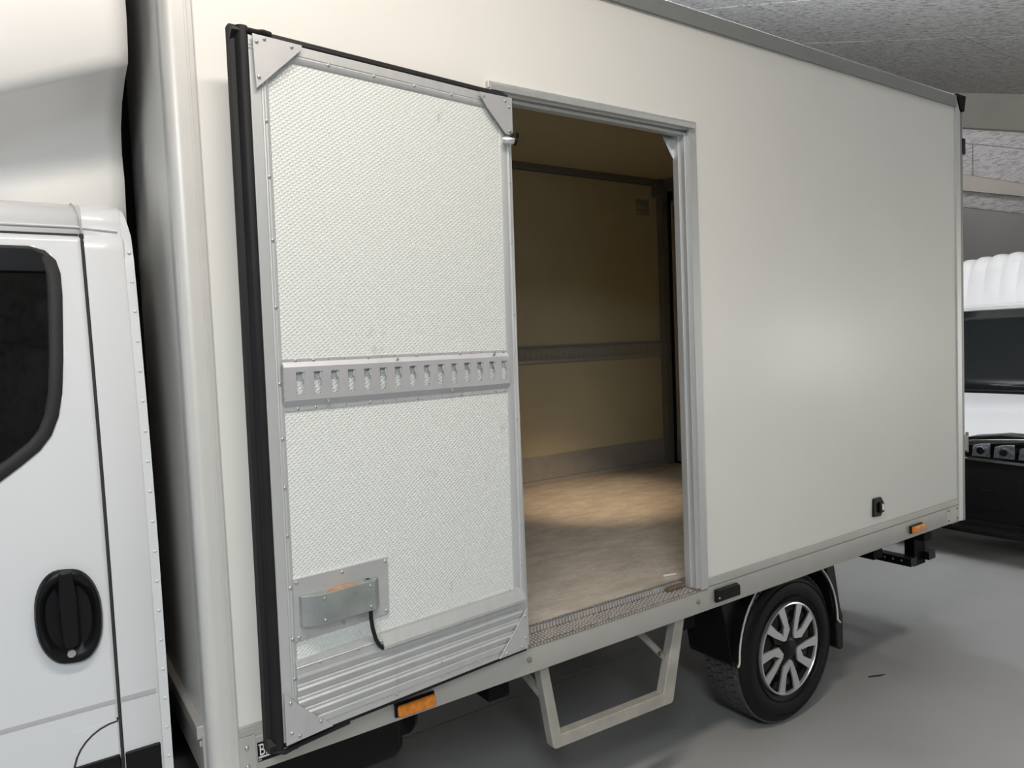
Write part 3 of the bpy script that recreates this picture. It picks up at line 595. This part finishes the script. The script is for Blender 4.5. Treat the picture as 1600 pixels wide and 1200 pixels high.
# --- wheels
def wheel(cx, yo, cz, side=1, detail=True):
    """outer face towards -y at yo; width 0.22"""
    R_, rr, w_ = 0.345, 0.205, 0.225
    P = lambda y: yo+side*y
    prof = [(rr-0.01, 0.03), (rr+0.006, 0.012), (rr+0.02, 0.006), (rr+0.05, -0.006), (rr+0.085, -0.008), (rr+0.110, 0.002), (rr+0.126, 0.014), (R_-0.009, 0.024),
            (R_-0.007, 0.06), (R_-0.007, w_-0.06), (R_-0.009, w_-0.02), (rr+0.10, w_), (rr+0.05, w_), (rr, w_-0.03), (rr-0.01, w_-0.06)]
    t = lab(obj('wheel', lathe(nb(), [(r, P(y)) for r, y in prof], cx, cz, 72), 'tyre', T, smooth=35), 'black tyre and wheel')
    # sidewall ribs
    for rr_ in (rr+0.035, rr+0.098): obj('sidewall_bead', lathe(nb(), [(rr_-0.003, P(-0.002)), (rr_, P(-0.0095)), (rr_+0.003, P(-0.002))], cx, cz, 72), 'tyre', t, smooth=True)
    # tread blocks
    bm = nb(); n = 56; rows = 6; y0 = 0.022; pw = (w_-0.044)/rows
    for j in range(rows):
        for k in range(n):
            a0 = 2*PI*(k+(0.5 if j % 2 else 0)+0.07)/n; a1 = a0+2*PI*0.84/n; sk = 0.02*(1 if j % 2 else -1)
            ya, yb = y0+j*pw+0.002, y0+(j+1)*pw-0.002
            q = []
            for r in (R_-0.012, R_):
                for (a, y) in ((a0, ya), (a1, ya), (a1+sk, yb), (a0+sk, yb)):
                    q.append(bm.verts.new((cx+r*math.cos(a), P(y), cz+r*math.sin(a))))
            for f in ((4, 5, 6, 7), (0, 1, 5, 4), (1, 2, 6, 5), (2, 3, 7, 6), (3, 0, 4, 7)): bm.faces.new([q[i] for i in f])
    o = obj('tread_blocks', bm, 'treadm', t); o['kind'] = 'stuff'
    # steel wheel behind the hubcap
    d = [(0.0, 0.06), (0.08, 0.055), (0.13, 0.075), (0.185, 0.06), (0.198, 0.03), (0.204, 0.03), (0.204, 0.10), (0.0, 0.10)]
    obj('steel_wheel', lathe(nb(), [(max(r, 0.001), P(y)) for r, y in d], cx, cz, 48), 'steelw', t, smooth=40)
    for k in range(10):
        a = 2*PI*k/10+0.2; c = (cx+0.16*math.cos(a), cz+0.16*math.sin(a))
        obj('wheel_hole', tube(nb(), [(c[0], P(0.062), c[1]), (c[0], P(0.075), c[1])], 0.018, 12), 'black', t)
    # hubcap: silver rim ring, black star, five silver forked spokes
    RH = 0.213
    obj('hubcap_ring', lathe(nb(), [(RH, P(0.010)), (RH-0.002, P(-0.004)), (RH-0.008, P(-0.006)), (RH-0.012, P(0.0)), (RH-0.010, P(0.012))], cx, cz, 72), 'silver', t, smooth=50)
    def pol(r, deg): return (cx+r*RH*math.cos(math.radians(deg)), cz+r*RH*math.sin(math.radians(deg)))
    bm = nb(); N = 30
    for k in range(5):
        c = 195+72*k
        # black web between spokes reaching the hub
        prism(bm, [pol(0.0, c), pol(0.50, c-38), pol(0.62, c-24), pol(0.97, c-20), pol(0.97, c-12), pol(0.55, c-6), pol(0.55, c+6), pol(0.97, c+12), pol(0.97, c+20), pol(0.62, c+24), pol(0.50, c+38)], 'y', P(0.006), P(0.016))
    obj('hubcap_web', bm, 'black', t)
    bm = nb(); box(bm, 0, 0, 0, 0, 0, 0) if False else None
    for k in range(5):
        c = 195+72*k+36
        prism(bm, [pol(0.72, c-13), pol(0.93, c-10), pol(0.93, c+10), pol(0.72, c+13)], 'y', P(0.030), P(0.036)) if k in (0, 1) else None
    if bm.verts: obj('hubcap_back', bm, 'blackmatt', t)
    else: bm.free()
    for k in range(5):
        c = 195+72*k; bm = nb()
        # fork: closed tip near the hub, two legs to the ring
        prism(bm, [pol(0.985, c-22), pol(0.72, c-25), pol(0.42, c-32), pol(0.30, c-18), pol(0.24, c), pol(0.38, c+4), pol(0.55, c-12), pol(0.76, c-11), pol(0.985, c-9.5)], 'y', P(-0.002), P(0.006))
        prism(bm, [pol(0.24, c), pol(0.30, c+14), pol(0.60, c+22), pol(0.985, c+23), pol(0.985, c+10.5), pol(0.66, c+9), pol(0.46, c+3), pol(0.38, c+4)], 'y', P(-0.0019), P(0.006))
        obj('hubcap_spoke', bm, 'silver', t)
    obj('hubcap_centre', lathe(nb(), [(0.001, P(-0.004)), (0.035, P(-0.003)), (0.050, P(0.002)), (0.058, P(0.012)), (0.001, P(0.012))], cx, cz, 32), 'black', t, smooth=True)
    return t
wheel(2.448, 0.115, 0.345)
wheel(2.448, WY-0.115, 0.345, -1)
wheel(-1.35, 0.12, 0.345); wheel(-1.35, WY-0.12, 0.345, -1)
obj('axle', tube(nb(), [(2.448, 0.3, 0.345), (2.448, 1.86, 0.345)], 0.06, 16), 'blackmatt', T)
# mudguard: arched shell with pale edge trim
def arch(yc, r, a0, a1, n=28, cx=2.43, cz=0.40): return [(cx+r*math.cos(a0+(a1-a0)*k/n), yc, cz+r*math.sin(a0+(a1-a0)*k/n)) for k in range(n+1)]
bm = nb(); A = arch(0.095, 0.37, PI+0.03, -0.05); B = arch(0.37, 0.37, PI+0.03, -0.05); A2 = arch(0.095, 0.355, PI+0.03, -0.05); B2 = arch(0.37, 0.355, PI+0.03, -0.05)
def strip(bm, *rows):
    V = [[bm.verts.new(p) for p in r] for r in rows]; m = len(rows)
    for i in range(len(rows[0])-1):
        for j in range(m): bm.faces.new((V[j][i], V[j][i+1], V[(j+1) % m][i+1], V[(j+1) % m][i]))
    bm.faces.new([V[j][0] for j in range(m)]); bm.faces.new([V[j][-1] for j in range(m)][::-1])
    return bm
mg = lab(obj('mudguard', strip(bm, A, B, B2, A2), 'black', T, smooth=40), 'black rear mudguard')
obj('mudguard_front', prism(nb(), [(2.064, 0.37), (2.075, 0.36), (2.095, 0.52), (2.17, 0.72), (1.98, 0.72), (2.03, 0.55)], 'y', 0.13, 0.37), 'black', mg, bevel=0.004)
obj('edge_trim', tube(nb(), [(2.045, 0.085, 0.382), (2.056, 0.088, 0.388)]+arch(0.092, 0.365, PI+0.0, 0.0, 30)+[(2.806, 0.085, 0.384)], 0.0042, 8), 'trim', mg, smooth=True)
obj('mud_flap', prism(nb(), [(2.80, 0.62), (2.775, 0.72), (2.70, 0.72), (2.79, 0.40), (2.80, 0.26), (2.83, 0.235), (2.855, 0.24), (2.855, 0.40), (2.835, 0.45)], 'y', 0.10, 0.36), 'black', mg, bevel=0.008)

# --- cab
def ysd(z):
    """side of the cab: lower body upright, greenhouse leaning in"""
    t = max(0.0, (z-1.25)/0.9); return 0.065+0.10*t**1.7
ROOF = [(0.172, 2.10), (0.170, 2.13), (0.176, 2.150), (0.190, 2.168), (0.215, 2.180), (0.27, 2.190), (0.42, 2.205), (0.75, 2.222), (1.08, 2.23)]
prof = [(ysd(z), z) for z in (0.50, 0.72, 0.84, 1.0, 1.2, 1.3, 1.4, 1.5, 1.6, 1.7, 1.8, 1.9, 2.0, 2.06, 2.085)]+ROOF
# rear quarter (fixed B-pillar panel) and roof, one shell from x=-0.155 forward to the windscreen header
mir = [(2.155-y, z) for y, z in prof[::-1]]
ring = prof+mir[1:]
bm = nb()
xsr = [-0.158, -0.164, -0.245]
V = [[bm.verts.new((x, y+(0.006 if i == 0 else 0), z)) for y, z in ring] for i, x in enumerate(xsr)]
for i in range(len(xsr)-1):
    for j in range(len(ring)-1): bm.faces.new((V[i][j], V[i+1][j], V[i+1][j+1], V[i][j+1]))
bm.faces.new(V[0])
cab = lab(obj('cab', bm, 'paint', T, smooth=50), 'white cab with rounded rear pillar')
# roof forward
bm = nb(); rr_ = [(y, z) for y, z in ring if z >= 2.0849]
xs_ = [-0.245, -0.7, -1.0, -1.15, -1.25]
V = [[bm.verts.new((x, y+(0.0 if i < 3 else 0.0), z-(0, 0, 0.005, 0.03, 0.07)[i])) for y, z in rr_] for i, x in enumerate(xs_)]
for i in range(len(xs_)-1):
    for j in range(len(rr_)-1): bm.faces.new((V[i][j], V[i+1][j], V[i+1][j+1], V[i][j+1]))
obj('cab_roof', bm, 'paint', cab, smooth=50, thick=0.02)
# gutter seams
obj('gutter_seam', tube(nb(), [(-1.2, 0.168, 2.098), (-0.255, 0.168, 2.098)], 0.0035, 6), 'dark', cab)
obj('roof_seam', tube(nb(), [(-0.246, 0.169, 2.10), (-0.250, 0.169, 2.135), (-0.256, 0.186, 2.166), (-0.262, 0.22, 2.182)], 0.003, 6), 'groove', cab)
obj('gutter_ridge', tube(nb(), [(-1.2, 0.170, 2.118), (-0.262, 0.170, 2.118), (-0.17, 0.170, 2.112)], 0.003, 6), 'paint', cab, smooth=True)
# rear flange with pressed dimples
bm = nb(); zz = [0.60+k*0.04 for k in range(40)]
zz = [z for z in zz if z <= 2.155]
def yfl(z): return ysd(z)+0.004
path = [(yfl(z), z, 0, 1) for z in zz if z < 2.08]+[(0.172, 2.10, 0, 1), (0.172, 2.125, 0.1, 0.99), (0.178, 2.148, 0.4, 0.9), (0.192, 2.166, 0.7, 0.7), (0.217, 2.178, 0.9, 0.4), (0.272, 2.188, 1, 0.1), (0.42, 2.203, 1, 0.05)]
XE = [-0.139-(0.018*min(1, max(0, (z-2.10)/0.09)))for y, z, a, b_ in path]
a = [(-0.162, y, z) for y, z, _, _ in path]; b = [(xe, y+0.003*bb, z-0.003*aa) for (y, z, aa, bb), xe in zip(path, XE)]; c = [(xe, y+0.008*bb, z-0.008*aa) for (y, z, aa, bb), xe in zip(path, XE)]; d = [(-0.162, y+0.009*bb, z-0.009*aa) for y, z, aa, bb in path]
fg = lab(obj('rear_flange', strip(bm, a, b, c, d), 'paint', cab, smooth=40), 'spot-welded rear flange of the cab')
dm = nb(); bmesh.ops.create_uvsphere(dm, u_segments=10, v_segments=6, radius=0.0042)
bmesh.ops.scale(dm, vec=(1.1, 0.45, 0.8), verts=dm.verts[:])
dme = bpy.data.meshes.new('weld_dimple'); dm.to_mesh(dme); dm.free(); dme.materials.append(M['groove' if False else 'paint'])
for p in dme.polygons: p.use_smooth = True
for k in range(18):
    z = 0.80+k*0.074
    if z > 2.09: break
    o = bpy.data.objects.new('weld_dimple', dme); C.objects.link(o); o.parent = cab; o.location = (-0.148, yfl(z)+0.001, z)
# door: skin with a window cut out
WN = [(-0.95, 2.055), (-0.36, 2.055), (-0.332, 2.047), (-0.315, 2.028), (-0.309, 2.0), (-0.309, 1.95), (-0.318, 1.80), (-0.326, 1.72), (-0.336, 1.67), (-0.352, 1.63), (-0.375, 1.60), (-0.41, 1.572), (-0.46, 1.535), (-0.52, 1.505), (-0.62, 1.48), (-1.10, 1.44), (-1.05, 1.75)]
def inside(x, z, poly):
    c = False; n = len(poly)
    for i in range(n):
        x1, z1 = poly[i]; x2, z2 = poly[i-1]
        if (z1 > z) != (z2 > z) and x < (x2-x1)*(z-z1)/(z2-z1)+x1: c = not c
    return c
dxa, dxb = -1.22, -0.2525
nx, nz = 96, 118; z0_, z1_ = 0.835, 2.09
bm = nb(); vv = {}
def dv(i, j):
    if (i, j) not in vv:
        x = dxa+(dxb-dxa)*i/nx; z = z0_+(z1_-z0_)*j/nz; vv[i, j] = bm.verts.new((x, ysd(z)-0.0015, z))
    return vv[i, j]
for i in range(nx):
    for j in range(nz):
        xc = dxa+(dxb-dxa)*(i+0.5)/nx; zc = z0_+(z1_-z0_)*(j+0.5)/nz
        if inside(xc, zc, WN): continue
        if xc < -1.0 and zc > 1.45 and zc > 2.09-(-1.0-xc)*1.6: continue
        if (xc+1.35)**2+(zc-0.345)**2 < 0.46**2: continue
        bm.faces.new((dv(i, j), dv(i+1, j), dv(i+1, j+1), dv(i, j+1)))
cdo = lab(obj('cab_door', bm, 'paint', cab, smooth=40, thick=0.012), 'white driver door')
# seam behind the door edge
bm = nb(); zz = [0.60+k*0.05 for k in range(31)]
strip(bm, [(-0.2540, ysd(z)+0.010, z) for z in zz], [(-0.2440, ysd(z)+0.010, z) for z in zz], [(-0.2440, ysd(z)+0.003, z) for z in zz], [(-0.2540, ysd(z)+0.003, z) for z in zz])
obj('door_gap', bm, 'dark', cab)
obj('door_gap_line', tube(nb(), [(-0.2490, ysd(z)-0.0002, z) for z in [0.60+k*0.05 for k in range(31)]], 0.0028, 6), 'dark', cab)
# window frame and glass
def path3(poly, off, dy):
    out = []; n = len(poly)
    # refine
    P2 = []
    for i in range(n):
        a, b = Vector(poly[i]), Vector(poly[(i+1) % n])
        m = max(1, int((b-a).length/0.03))
        for k in range(m): P2.append(a+(b-a)*k/m)
    N = len(P2)
    for i in range(N):
        d = (P2[(i+1) % N]-P2[i-1]).normalized(); nrm = Vector((d.y, -d.x))
        q = P2[i]+nrm*off; out.append((q.x, ysd(q.y)+dy, q.y))
    return out
def ringstrip(rows):
    bm = nb(); V = [[bm.verts.new(p) for p in r] for r in rows]; m = len(rows); N = len(rows[0])
    for i in range(N):
        for j in range(m): bm.faces.new((V[j][i], V[j][(i+1) % N], V[(j+1) % m][(i+1) % N], V[(j+1) % m][i]))
    return bm
fr1 = ringstrip([path3(WN, -0.010, -0.003), path3(WN, -0.010, -0.006), path3(WN, 0.006, -0.008), path3(WN, 0.018, -0.004), path3(WN, 0.020, 0.012), path3(WN, -0.008, 0.012)])
lab(obj('window_frame', fr1, 'rubber', cab, smooth=45), 'black rubber window surround')
bm = nb()
top = [(-1.0, 2.06), (-0.352, 2.06), (-0.33, 2.045), (-0.315, 2.015), (-0.314, 2.005), (-1.0, 2.005)]
obj('window_head', prism(nb(), top, 'y', ysd(2.03)-0.006, ysd(2.03)+0.012), 'black', cab, bevel=0.003)
vs = [bm.verts.new(p) for p in path3(WN, 0.010, 0.008)]; bm.faces.new(vs)
lab(obj('window_glass', bm, 'glass', cab, thick=0.004), 'dark tinted side window')
# handle
def oval(cx, cz, a, b, e=2.6, n=36, lean=0.0):
    out = []
    for k in range(n):
        t = 2*PI*k/n; c, s = math.cos(t), math.sin(t)
        x = a*abs(c)**(2/e)*(1 if c >= 0 else -1); z = b*abs(s)**(2/e)*(1 if s >= 0 else -1)
        out.append((cx+x*(1-lean*abs(z/b)**2)+0, cz+z))
    return out
hx, hz, ha, hb = -0.337, 1.205, 0.067, 0.110
bm = nb()
rows = [(1.0, 0.004), (1.0, -0.008), (0.95, -0.016), (0.86, -0.018), (0.76, -0.013), (0.68, -0.004), (0.3, -0.0025)]
V = [[bm.verts.new((x, ysd(hz)-0.002+dy, z-(x-hx)*0.12)) for x, z in oval(hx, hz, ha*s, hb*s, 3.0, 40, 0.20)] for s, dy in rows]
for i in range(len(rows)-1):
    for k in range(40): bm.faces.new((V[i][k], V[i][(k+1) % 40], V[i+1][(k+1) % 40], V[i+1][k]))
bm.faces.new(V[-1])
lab(obj('handle_surround', bm, 'black', cab, smooth=45), 'black oval door handle recess')
obj('handle_lever', prism(nb(), [(-0.352, 1.315), (-0.326, 1.315), (-0.320, 1.25), (-0.320, 1.155), (-0.326, 1.138), (-0.350, 1.138), (-0.354, 1.155), (-0.356, 1.25)], 'y', ysd(hz)-0.034, ysd(hz)-0.014), 'black', cab, bevel=0.006)
obj('handle_lock', tube(nb(), [(-0.338, ysd(hz)-0.004, 1.122), (-0.338, ysd(hz)-0.0225, 1.122)], 0.0085, 20), 'lockm', cab)
# swage groove along the lower body, filler flap, black lower trim
for a, b in ((-1.0, -0.2545), (-0.2435, -0.168)):
    obj('swage_groove', box(nb(), a, b, 0.0625, 0.0660, 0.972, 0.982), 'groove', cab)
flap = [(-0.350, 0.62)]+[(-0.350+0.095*(1-math.cos(t*PI/2/8)), 0.83+0.098*math.sin(t*PI/2/8)) for t in range(9)]+[(-0.2545, 0.936)]
obj('flap_seam', tube(nb(), [(x, 0.0634, z) for x, z in flap], 0.0026, 6), 'dark', cab)
bx('lower_trim', -0.9, -0.2545, 0.058, 0.075, 0.52, 0.847, 'black', cab, 0.004); bx('lower_trim', -0.2435, -0.166, 0.058, 0.075, 0.52, 0.845, 'black', cab, 0.004)
bx('flap_cover', -0.348, -0.256, 0.0625, 0.07, 0.845, 0.93, 'paint', cab)
# rest of the cab forward of the frame
def cab_section(x, zt, zb=0.5): return zt
bm = nb()
front = [(-1.22, 0.45), (-0.95, 0.45), (-0.95, 0.85), (-1.05, 0.85), (-1.22, 0.85)]
side = [(-1.22, 0.83), (-1.22, 1.44), (-1.80, 1.36), (-2.15, 1.22), (-2.28, 1.0), (-2.30, 0.45), (-1.80, 0.42), (-1.80, 0.55), (-1.68, 0.74), (-1.5, 0.80), (-1.35, 0.82)]
for ya, yb in ((0.07, 0.11), (2.045, 2.085)): prism(bm, side, 'y', ya, yb)
obj('front_wing', bm, 'paint', cab, bevel=0.02)
bm = nb(); grid(bm, lambda u, v: (-1.15-1.13*u, 0.08+2.0*v, 1.45-0.10*u-0.30*u**3+0.06*math.sin(PI*v)), 14, 14); obj('bonnet', bm, 'paint', cab, smooth=True, thick=0.01)
bx('front_grille', -2.32, -2.22, 0.12, 2.04, 0.75, 1.08, 'black', cab, 0.03); bx('front_bumper', -2.40, -2.20, 0.08, 2.08, 0.38, 0.75, 'black', cab, 0.05)
bm = nb(); grid(bm, lambda u, v: (-1.75+0.52*u-0.12*math.sin(PI*v), 0.12+0.05*u+(1.92-0.1*u)*v, 1.40+0.76*u), 6, 12); obj('windscreen', bm, 'glass', cab, smooth=True, thick=0.006)
for ya in (0.12, 1.98): bar('windscreen_pillar', (-1.76, ya+0.02, 1.38), (-1.20, ya+0.04, 2.16), 0.06, 0.06, 'paint', cab, 0.015)
bx('far_cab_side', -1.22, -0.245, 2.08, 2.09, 0.5, 1.5, 'paint', cab); bx('far_cab_window', -1.1, -0.3, 2.02, 2.03, 1.5, 2.09, 'glass', cab)
bx('cab_rear_lining', -0.20, -0.17, 0.21, 1.94, 0.6, 2.16, 'seatm', cab)
bx('cab_floor', -1.25, -0.17, 0.09, 2.06, 0.50, 0.60, 'seatm', cab)
bx('dashboard', -1.7, -1.25, 0.12, 2.04, 0.6, 1.40, 'seatm', cab, 0.05)
bx('seat_base', -0.85, -0.30, 0.28, 0.82, 0.62, 1.02, 'seatm', cab, 0.05); bx('seat_back', -0.44, -0.27, 0.28, 0.82, 1.0, 1.66, 'seatm', cab, 0.05); bx('head_rest', -0.40, -0.30, 0.42, 0.68, 1.68, 1.90, 'seatm', cab, 0.04)
obj('seat_belt', tube(nb(), [(-0.36, 0.17, 1.95), (-0.40, 0.16, 1.78), (-0.46, 0.16, 1.60), (-0.52, 0.17, 1.4)], 0.012, 6), 'dark', cab)
obj('belt_buckle', tube(nb(), [(-0.437, 0.150, 1.645), (-0.443, 0.150, 1.66)], 0.004, 8), 'white', cab)
bx('inner_pillar', -0.275, -0.215, 0.19, 0.25, 0.6, 2.08, 'seatm', cab)
# roof fairing
XF0, XF1 = -0.118, -1.30
def fsec(x):
    u = (XF0-x)/(XF0-XF1)
    zc = max(2.20+0.02*(1-u), 2.535+0.42*(x-XF0)+0.10*max(0, u-0.3))
    zt = 3.14-0.90*u**1.5
    zt = max(zt, zc+0.02)
    yo = 0.10*u**2
    h = zc-2.15
    s = [(0.405, 2.15), (0.395, 2.15+0.16*h), (0.385, 2.15+0.36*h), (0.40, 2.15+0.55*h), (0.385, 2.15+0.72*h), (0.33, 2.15+0.86*h), (0.25, 2.15+0.955*h), (0.195, zc-0.003), (0.178, zc),
         (0.165, zc+0.05*(zt-zc)), (0.152, zc+0.16*(zt-zc)), (0.150, zc+0.34*(zt-zc)), (0.165, zc+0.52*(zt-zc)), (0.205, zc+0.70*(zt-zc)), (0.29, zc+0.86*(zt-zc)), (0.42, zc+0.95*(zt-zc)), (0.65, zc+0.99*(zt-zc)), (1.0775, zt)]
    return [(y+yo, z) for y, z in s]
bm = nb(); N = 26; sec = []
for k in range(N+1):
    x = XF0+(XF1-XF0)*k/N; s = fsec(x); full = s+[(2.155-y, z) for y, z in s[::-1][1:]]
    sec.append([bm.verts.new((x, y, z)) for y, z in full])
for k in range(N):
    for j in range(len(sec[0])-1): bm.faces.new((sec[k][j], sec[k+1][j], sec[k+1][j+1], sec[k][j+1]))
lab(obj('roof_fairing', bm, 'fairing', T, smooth=60, thick=0.012), 'white roof wind fairing over the cab')
rl_ = fsec(XF0-0.02); q = [(y+0.02, z) for y, z in rl_ if z < rl_[-1][1]-0.03]; q = q+[(2.155-y, z) for y, z in q[::-1]]
lab(obj('fairing_shade_sheet', prism(nb(), q, 'x', XF0-0.030, XF0-0.020), 'blackmatt', T), 'added black sheet standing for shade inside the fairing')  # added black sheet where the hollow fairing is only in shade
bx('cab_rear_shade_sheet', -0.156, -0.150, 0.20, 1.95, 0.55, 2.10, 'blackmatt', T)  # added black sheet, cuts light bouncing off the back of the cab
bx('gap_shade_block', -0.15, -0.06, 0.62, 1.6, 0.80, 3.0, 'blackmatt', T)  # added black block that keeps the space between cab and box dark
bx('fairing_stay', -0.75, -0.70, 0.6, 0.65, 2.2, 2.6, 'blackmatt', T)

# ================================================================ small thing on cargo floor
o = obj('plastic_scrap', tube(nb(), [(0, 0, 0.0045), (0.030, -0.010, 0.0045), (0.056, -0.019, 0.005)], 0.0045, 8), 'white'); o.location = (1.726, 0.192, 0.816)
tag(o, 'small white plastic scrap lying on the cargo floor', 'scrap')
bm = nb(); prism(bm, [(0, 0), (0.06, -0.03), (0.10, -0.035), (0.065, -0.018), (0.01, 0.006)], 'z', 0.0, 0.003)
o = obj('leaf_scrap', bm, 'dark'); o.location = (3.12, 0.13, 0.0); tag(o, 'dark flat scrap on the floor right of the wheel', 'debris')

# ================================================================ WHITE VAN BEHIND
Vn = empty('white_van', (5.5, 1.05, 0)); tag(Vn, 'white van with ribbed high roof parked behind the truck', 'van')
def v(name, bm, m, **k): 
    o = obj(name, bm, m, Vn, **k); return o
HW = 0.95
# body behind, bonnet, bumper (local: x back from the nose, y across)
bm = nb(); prism(bm, [(1.0, 0.35), (1.0, 1.20), (1.62, 1.90), (4.6, 1.93), (4.7, 0.35)], 'y', -HW+0.02, HW-0.02)
v('van_body', bm, 'vanwhite', bevel=0.04)
bm = nb(); grid(bm, lambda a, b: (0.07+1.0*a+0.10*(abs(2*b-1))**3, -HW+0.03+(2*HW-0.06)*b, 0.955+0.285*a**0.7-0.02*(abs(2*b-1))**4-(0.10*(1-a)**4)), 16, 24)
bn = lab(v('van_bonnet', bm, 'vanwhite', smooth=True, thick=0.02), 'white bonnet')
bm = nb(); prism(bm, [(0.10, 0.18), (-0.02, 0.26), (-0.04, 0.55), (0.0, 0.80), (0.06, 0.90), (0.40, 0.93), (0.42, 0.2)], 'y', -HW, HW)
bp = lab(v('van_bumper', bm, 'black', bevel=0.04), 'black front bumper')
bm = nb(); prism(bm, [(-0.62, 0.42), (-0.30, 0.42), (-0.36, 0.55), (-0.44, 0.58), (-0.54, 0.57)], 'x', -0.05, 0.0); v('fog_recess', bm, 'blackmatt', bevel=0.004)
for k in range(4): v('grille_bar', box(nb(), -0.05, -0.02, -0.30, 0.9, 0.62+k*0.035, 0.632+k*0.035), 'blackmatt')
v('bumper_strip', box(nb(), -0.055, -0.02, -0.9, 0.9, 0.30, 0.33), 'blackmatt', bevel=0.005)
# headlight on the viewer's side
hl = [(-0.30, 0.90), (-0.36, 0.80), (-0.88, 0.80), (-0.90, 0.98), (-0.60, 0.985), (-0.38, 0.955)]
bm = nb(); prism(bm, hl, 'x', -0.035, 0.14); h = lab(v('headlight', bm, 'black', bevel=0.01), 'clear headlight')
def hp(name, poly, x0, x1, m, bev=0.004): return v(name, prism(nb(), poly, 'x', x0, x1), m, bevel=bev)
hp('headlight_strip', [(-0.33, 0.905), (-0.34, 0.890), (-0.60, 0.925), (-0.88, 0.955), (-0.88, 0.975), (-0.60, 0.955), (-0.40, 0.935)], -0.045, -0.03, 'chrome')
M['facet'] = mat('faceted_reflector', (0.72, 0.73, 0.75), 0.22, metal=0.25, var=0.6, vscale=40, bump=1.0, bscale=45)
for ya, yb in ((-0.405, -0.53), (-0.55, -0.69), (-0.71, -0.86)):
    hp('headlight_reflector', [(ya, 0.815), (ya-0.01, 0.895), ((ya+yb)/2, 0.915), (yb, 0.92), (yb, 0.815)], -0.046, -0.034, 'facet', 0.006)
    hp('headlight_bowl', [((ya+yb)/2+0.03*math.cos(k*PI/6), 0.86+0.03*math.sin(k*PI/6)) for k in range(12)], -0.052, -0.040, 'chrome', 0.004)
hp('headlight_lens', [(-0.32, 0.89), (-0.37, 0.81), (-0.88, 0.81), (-0.88, 0.95), (-0.60, 0.925)], -0.062, -0.058, 'clear', 0.001)
hp('chrome_trim', [(-0.2, 0.785), (-0.36, 0.785), (-0.9, 0.77), (-0.9, 0.79), (-0.36, 0.80), (0.2, 0.80), (0.2, 0.785)], -0.05, -0.01, 'chrome', 0.003)
# windscreen, pillars, wiper cowl
bm = nb(); grid(bm, lambda a, b: (1.0+0.62*a-0.10*math.sin(PI*b), -HW+0.08+0.08*a+(2*HW-0.16-0.16*a)*b, 1.215+0.70*a), 6, 16); lab(v('van_windscreen', bm, mat('dark_windscreen', (0.010, 0.012, 0.012), 0.10, spec=0.12), smooth=True, thick=0.006), 'dark windscreen')
bm = nb(); tube(bm, [(0.96, -0.75+1.3*k/8, 1.236+0.03*math.sin(PI*k/8)) for k in range(9)], 0.008, 6); v('wiper', bm, 'black')
v('wiper_cowl', box(nb(), 0.90, 1.05, -HW+0.08, HW-0.08, 1.19, 1.235), 'black', bevel=0.01)
for s in (-1, 1):
    o = bar('van_pillar', (1.02, s*(HW-0.05), 1.20), (1.64, s*(HW-0.13), 1.92), 0.07, 0.07, 'vanwhite', Vn, 0.02)
# high roof cap with ribs
nr = 13
def capz(b):
    ph = b*nr; f = ph-math.floor(ph); return 2.32+0.10*math.sin(PI*b)+0.028*math.sin(PI*f)**0.8
bm = nb()
def capP(a, b):
    # a: 0 lip .. 1 over the top and back
    y = -HW+0.06+(2*HW-0.12)*b; zt = capz(b); edge = 1-abs(2*b-1)**8
    zt = 1.97+(zt-1.97)*(0.35+0.65*edge)
    if a < 0.45: t = a/0.45; return (1.56+0.10*t, y, 1.955+(zt-0.16-1.955)*t)
    if a < 0.65: t = (a-0.45)/0.2; th = t*PI/2; return (1.66+0.16*(1-math.cos(th)), y, zt-0.16+0.16*math.sin(th))
    t = (a-0.65)/0.35; return (1.82+2.7*t, y, zt)
grid(bm, capP, 26, nr*10)
lab(v('high_roof', bm, 'cap', smooth=50, thick=0.02), 'white ribbed high roof')
v('roof_lip', box(nb(), 1.535, 1.75, -HW+0.05, HW-0.05, 1.915, 1.965), 'cap', bevel=0.012)
rv = rivet(1.535, -0.46, 1.942, Vn, 1.6, 'lip_screw'); rv.rotation_euler = (0, 0, -PI/2)
wing = [(0.30, 0.90), (0.50, 1.05), (1.02, 1.185), (1.45, 1.185), (1.45, 0.35), (1.25, 0.35)]+[(0.85+0.39*math.cos(k*PI/12), 0.34+0.39*math.sin(k*PI/12)) for k in range(13)]+[(0.40, 0.34), (0.38, 0.60)]
for s in (-1, 1):
    v('van_wing', prism(nb(), wing, 'y', s*0.80, s*0.945), 'vanwhite', bevel=0.012)
    v('van_side_window', box(nb(), 1.72, 2.62, s*0.925, s*0.937, 1.28, 1.80), 'black', bevel=0.004)
for s in (-1, 1):
    for x in (0.85, 3.9):
        bm = lathe(nb(), [(0.19, -0.11), (0.22, -0.115), (0.31, -0.10), (0.33, -0.08), (0.33, 0.08), (0.31, 0.10), (0.22, 0.115), (0.19, 0.11)], x, 0.33, 40)
        o = v('van_wheel', bm, 'tyre', smooth=40); o.location = (0, s*(HW-0.13), 0)
        bm = lathe(nb(), [(0.001, -0.02), (0.1, -0.03), (0.2, -0.06), (0.2, 0.06), (0.1, 0.03), (0.001, 0.02)], x, 0.33, 24)
        o = v('van_rim', bm, 'silver', smooth=40); o.location = (0, s*(HW-0.13), 0)
    o = v('van_mirror', box(nb(), 1.15, 1.30, s*(HW+0.03), s*(HW+0.2), 1.28, 1.50), 'black', bevel=0.03)
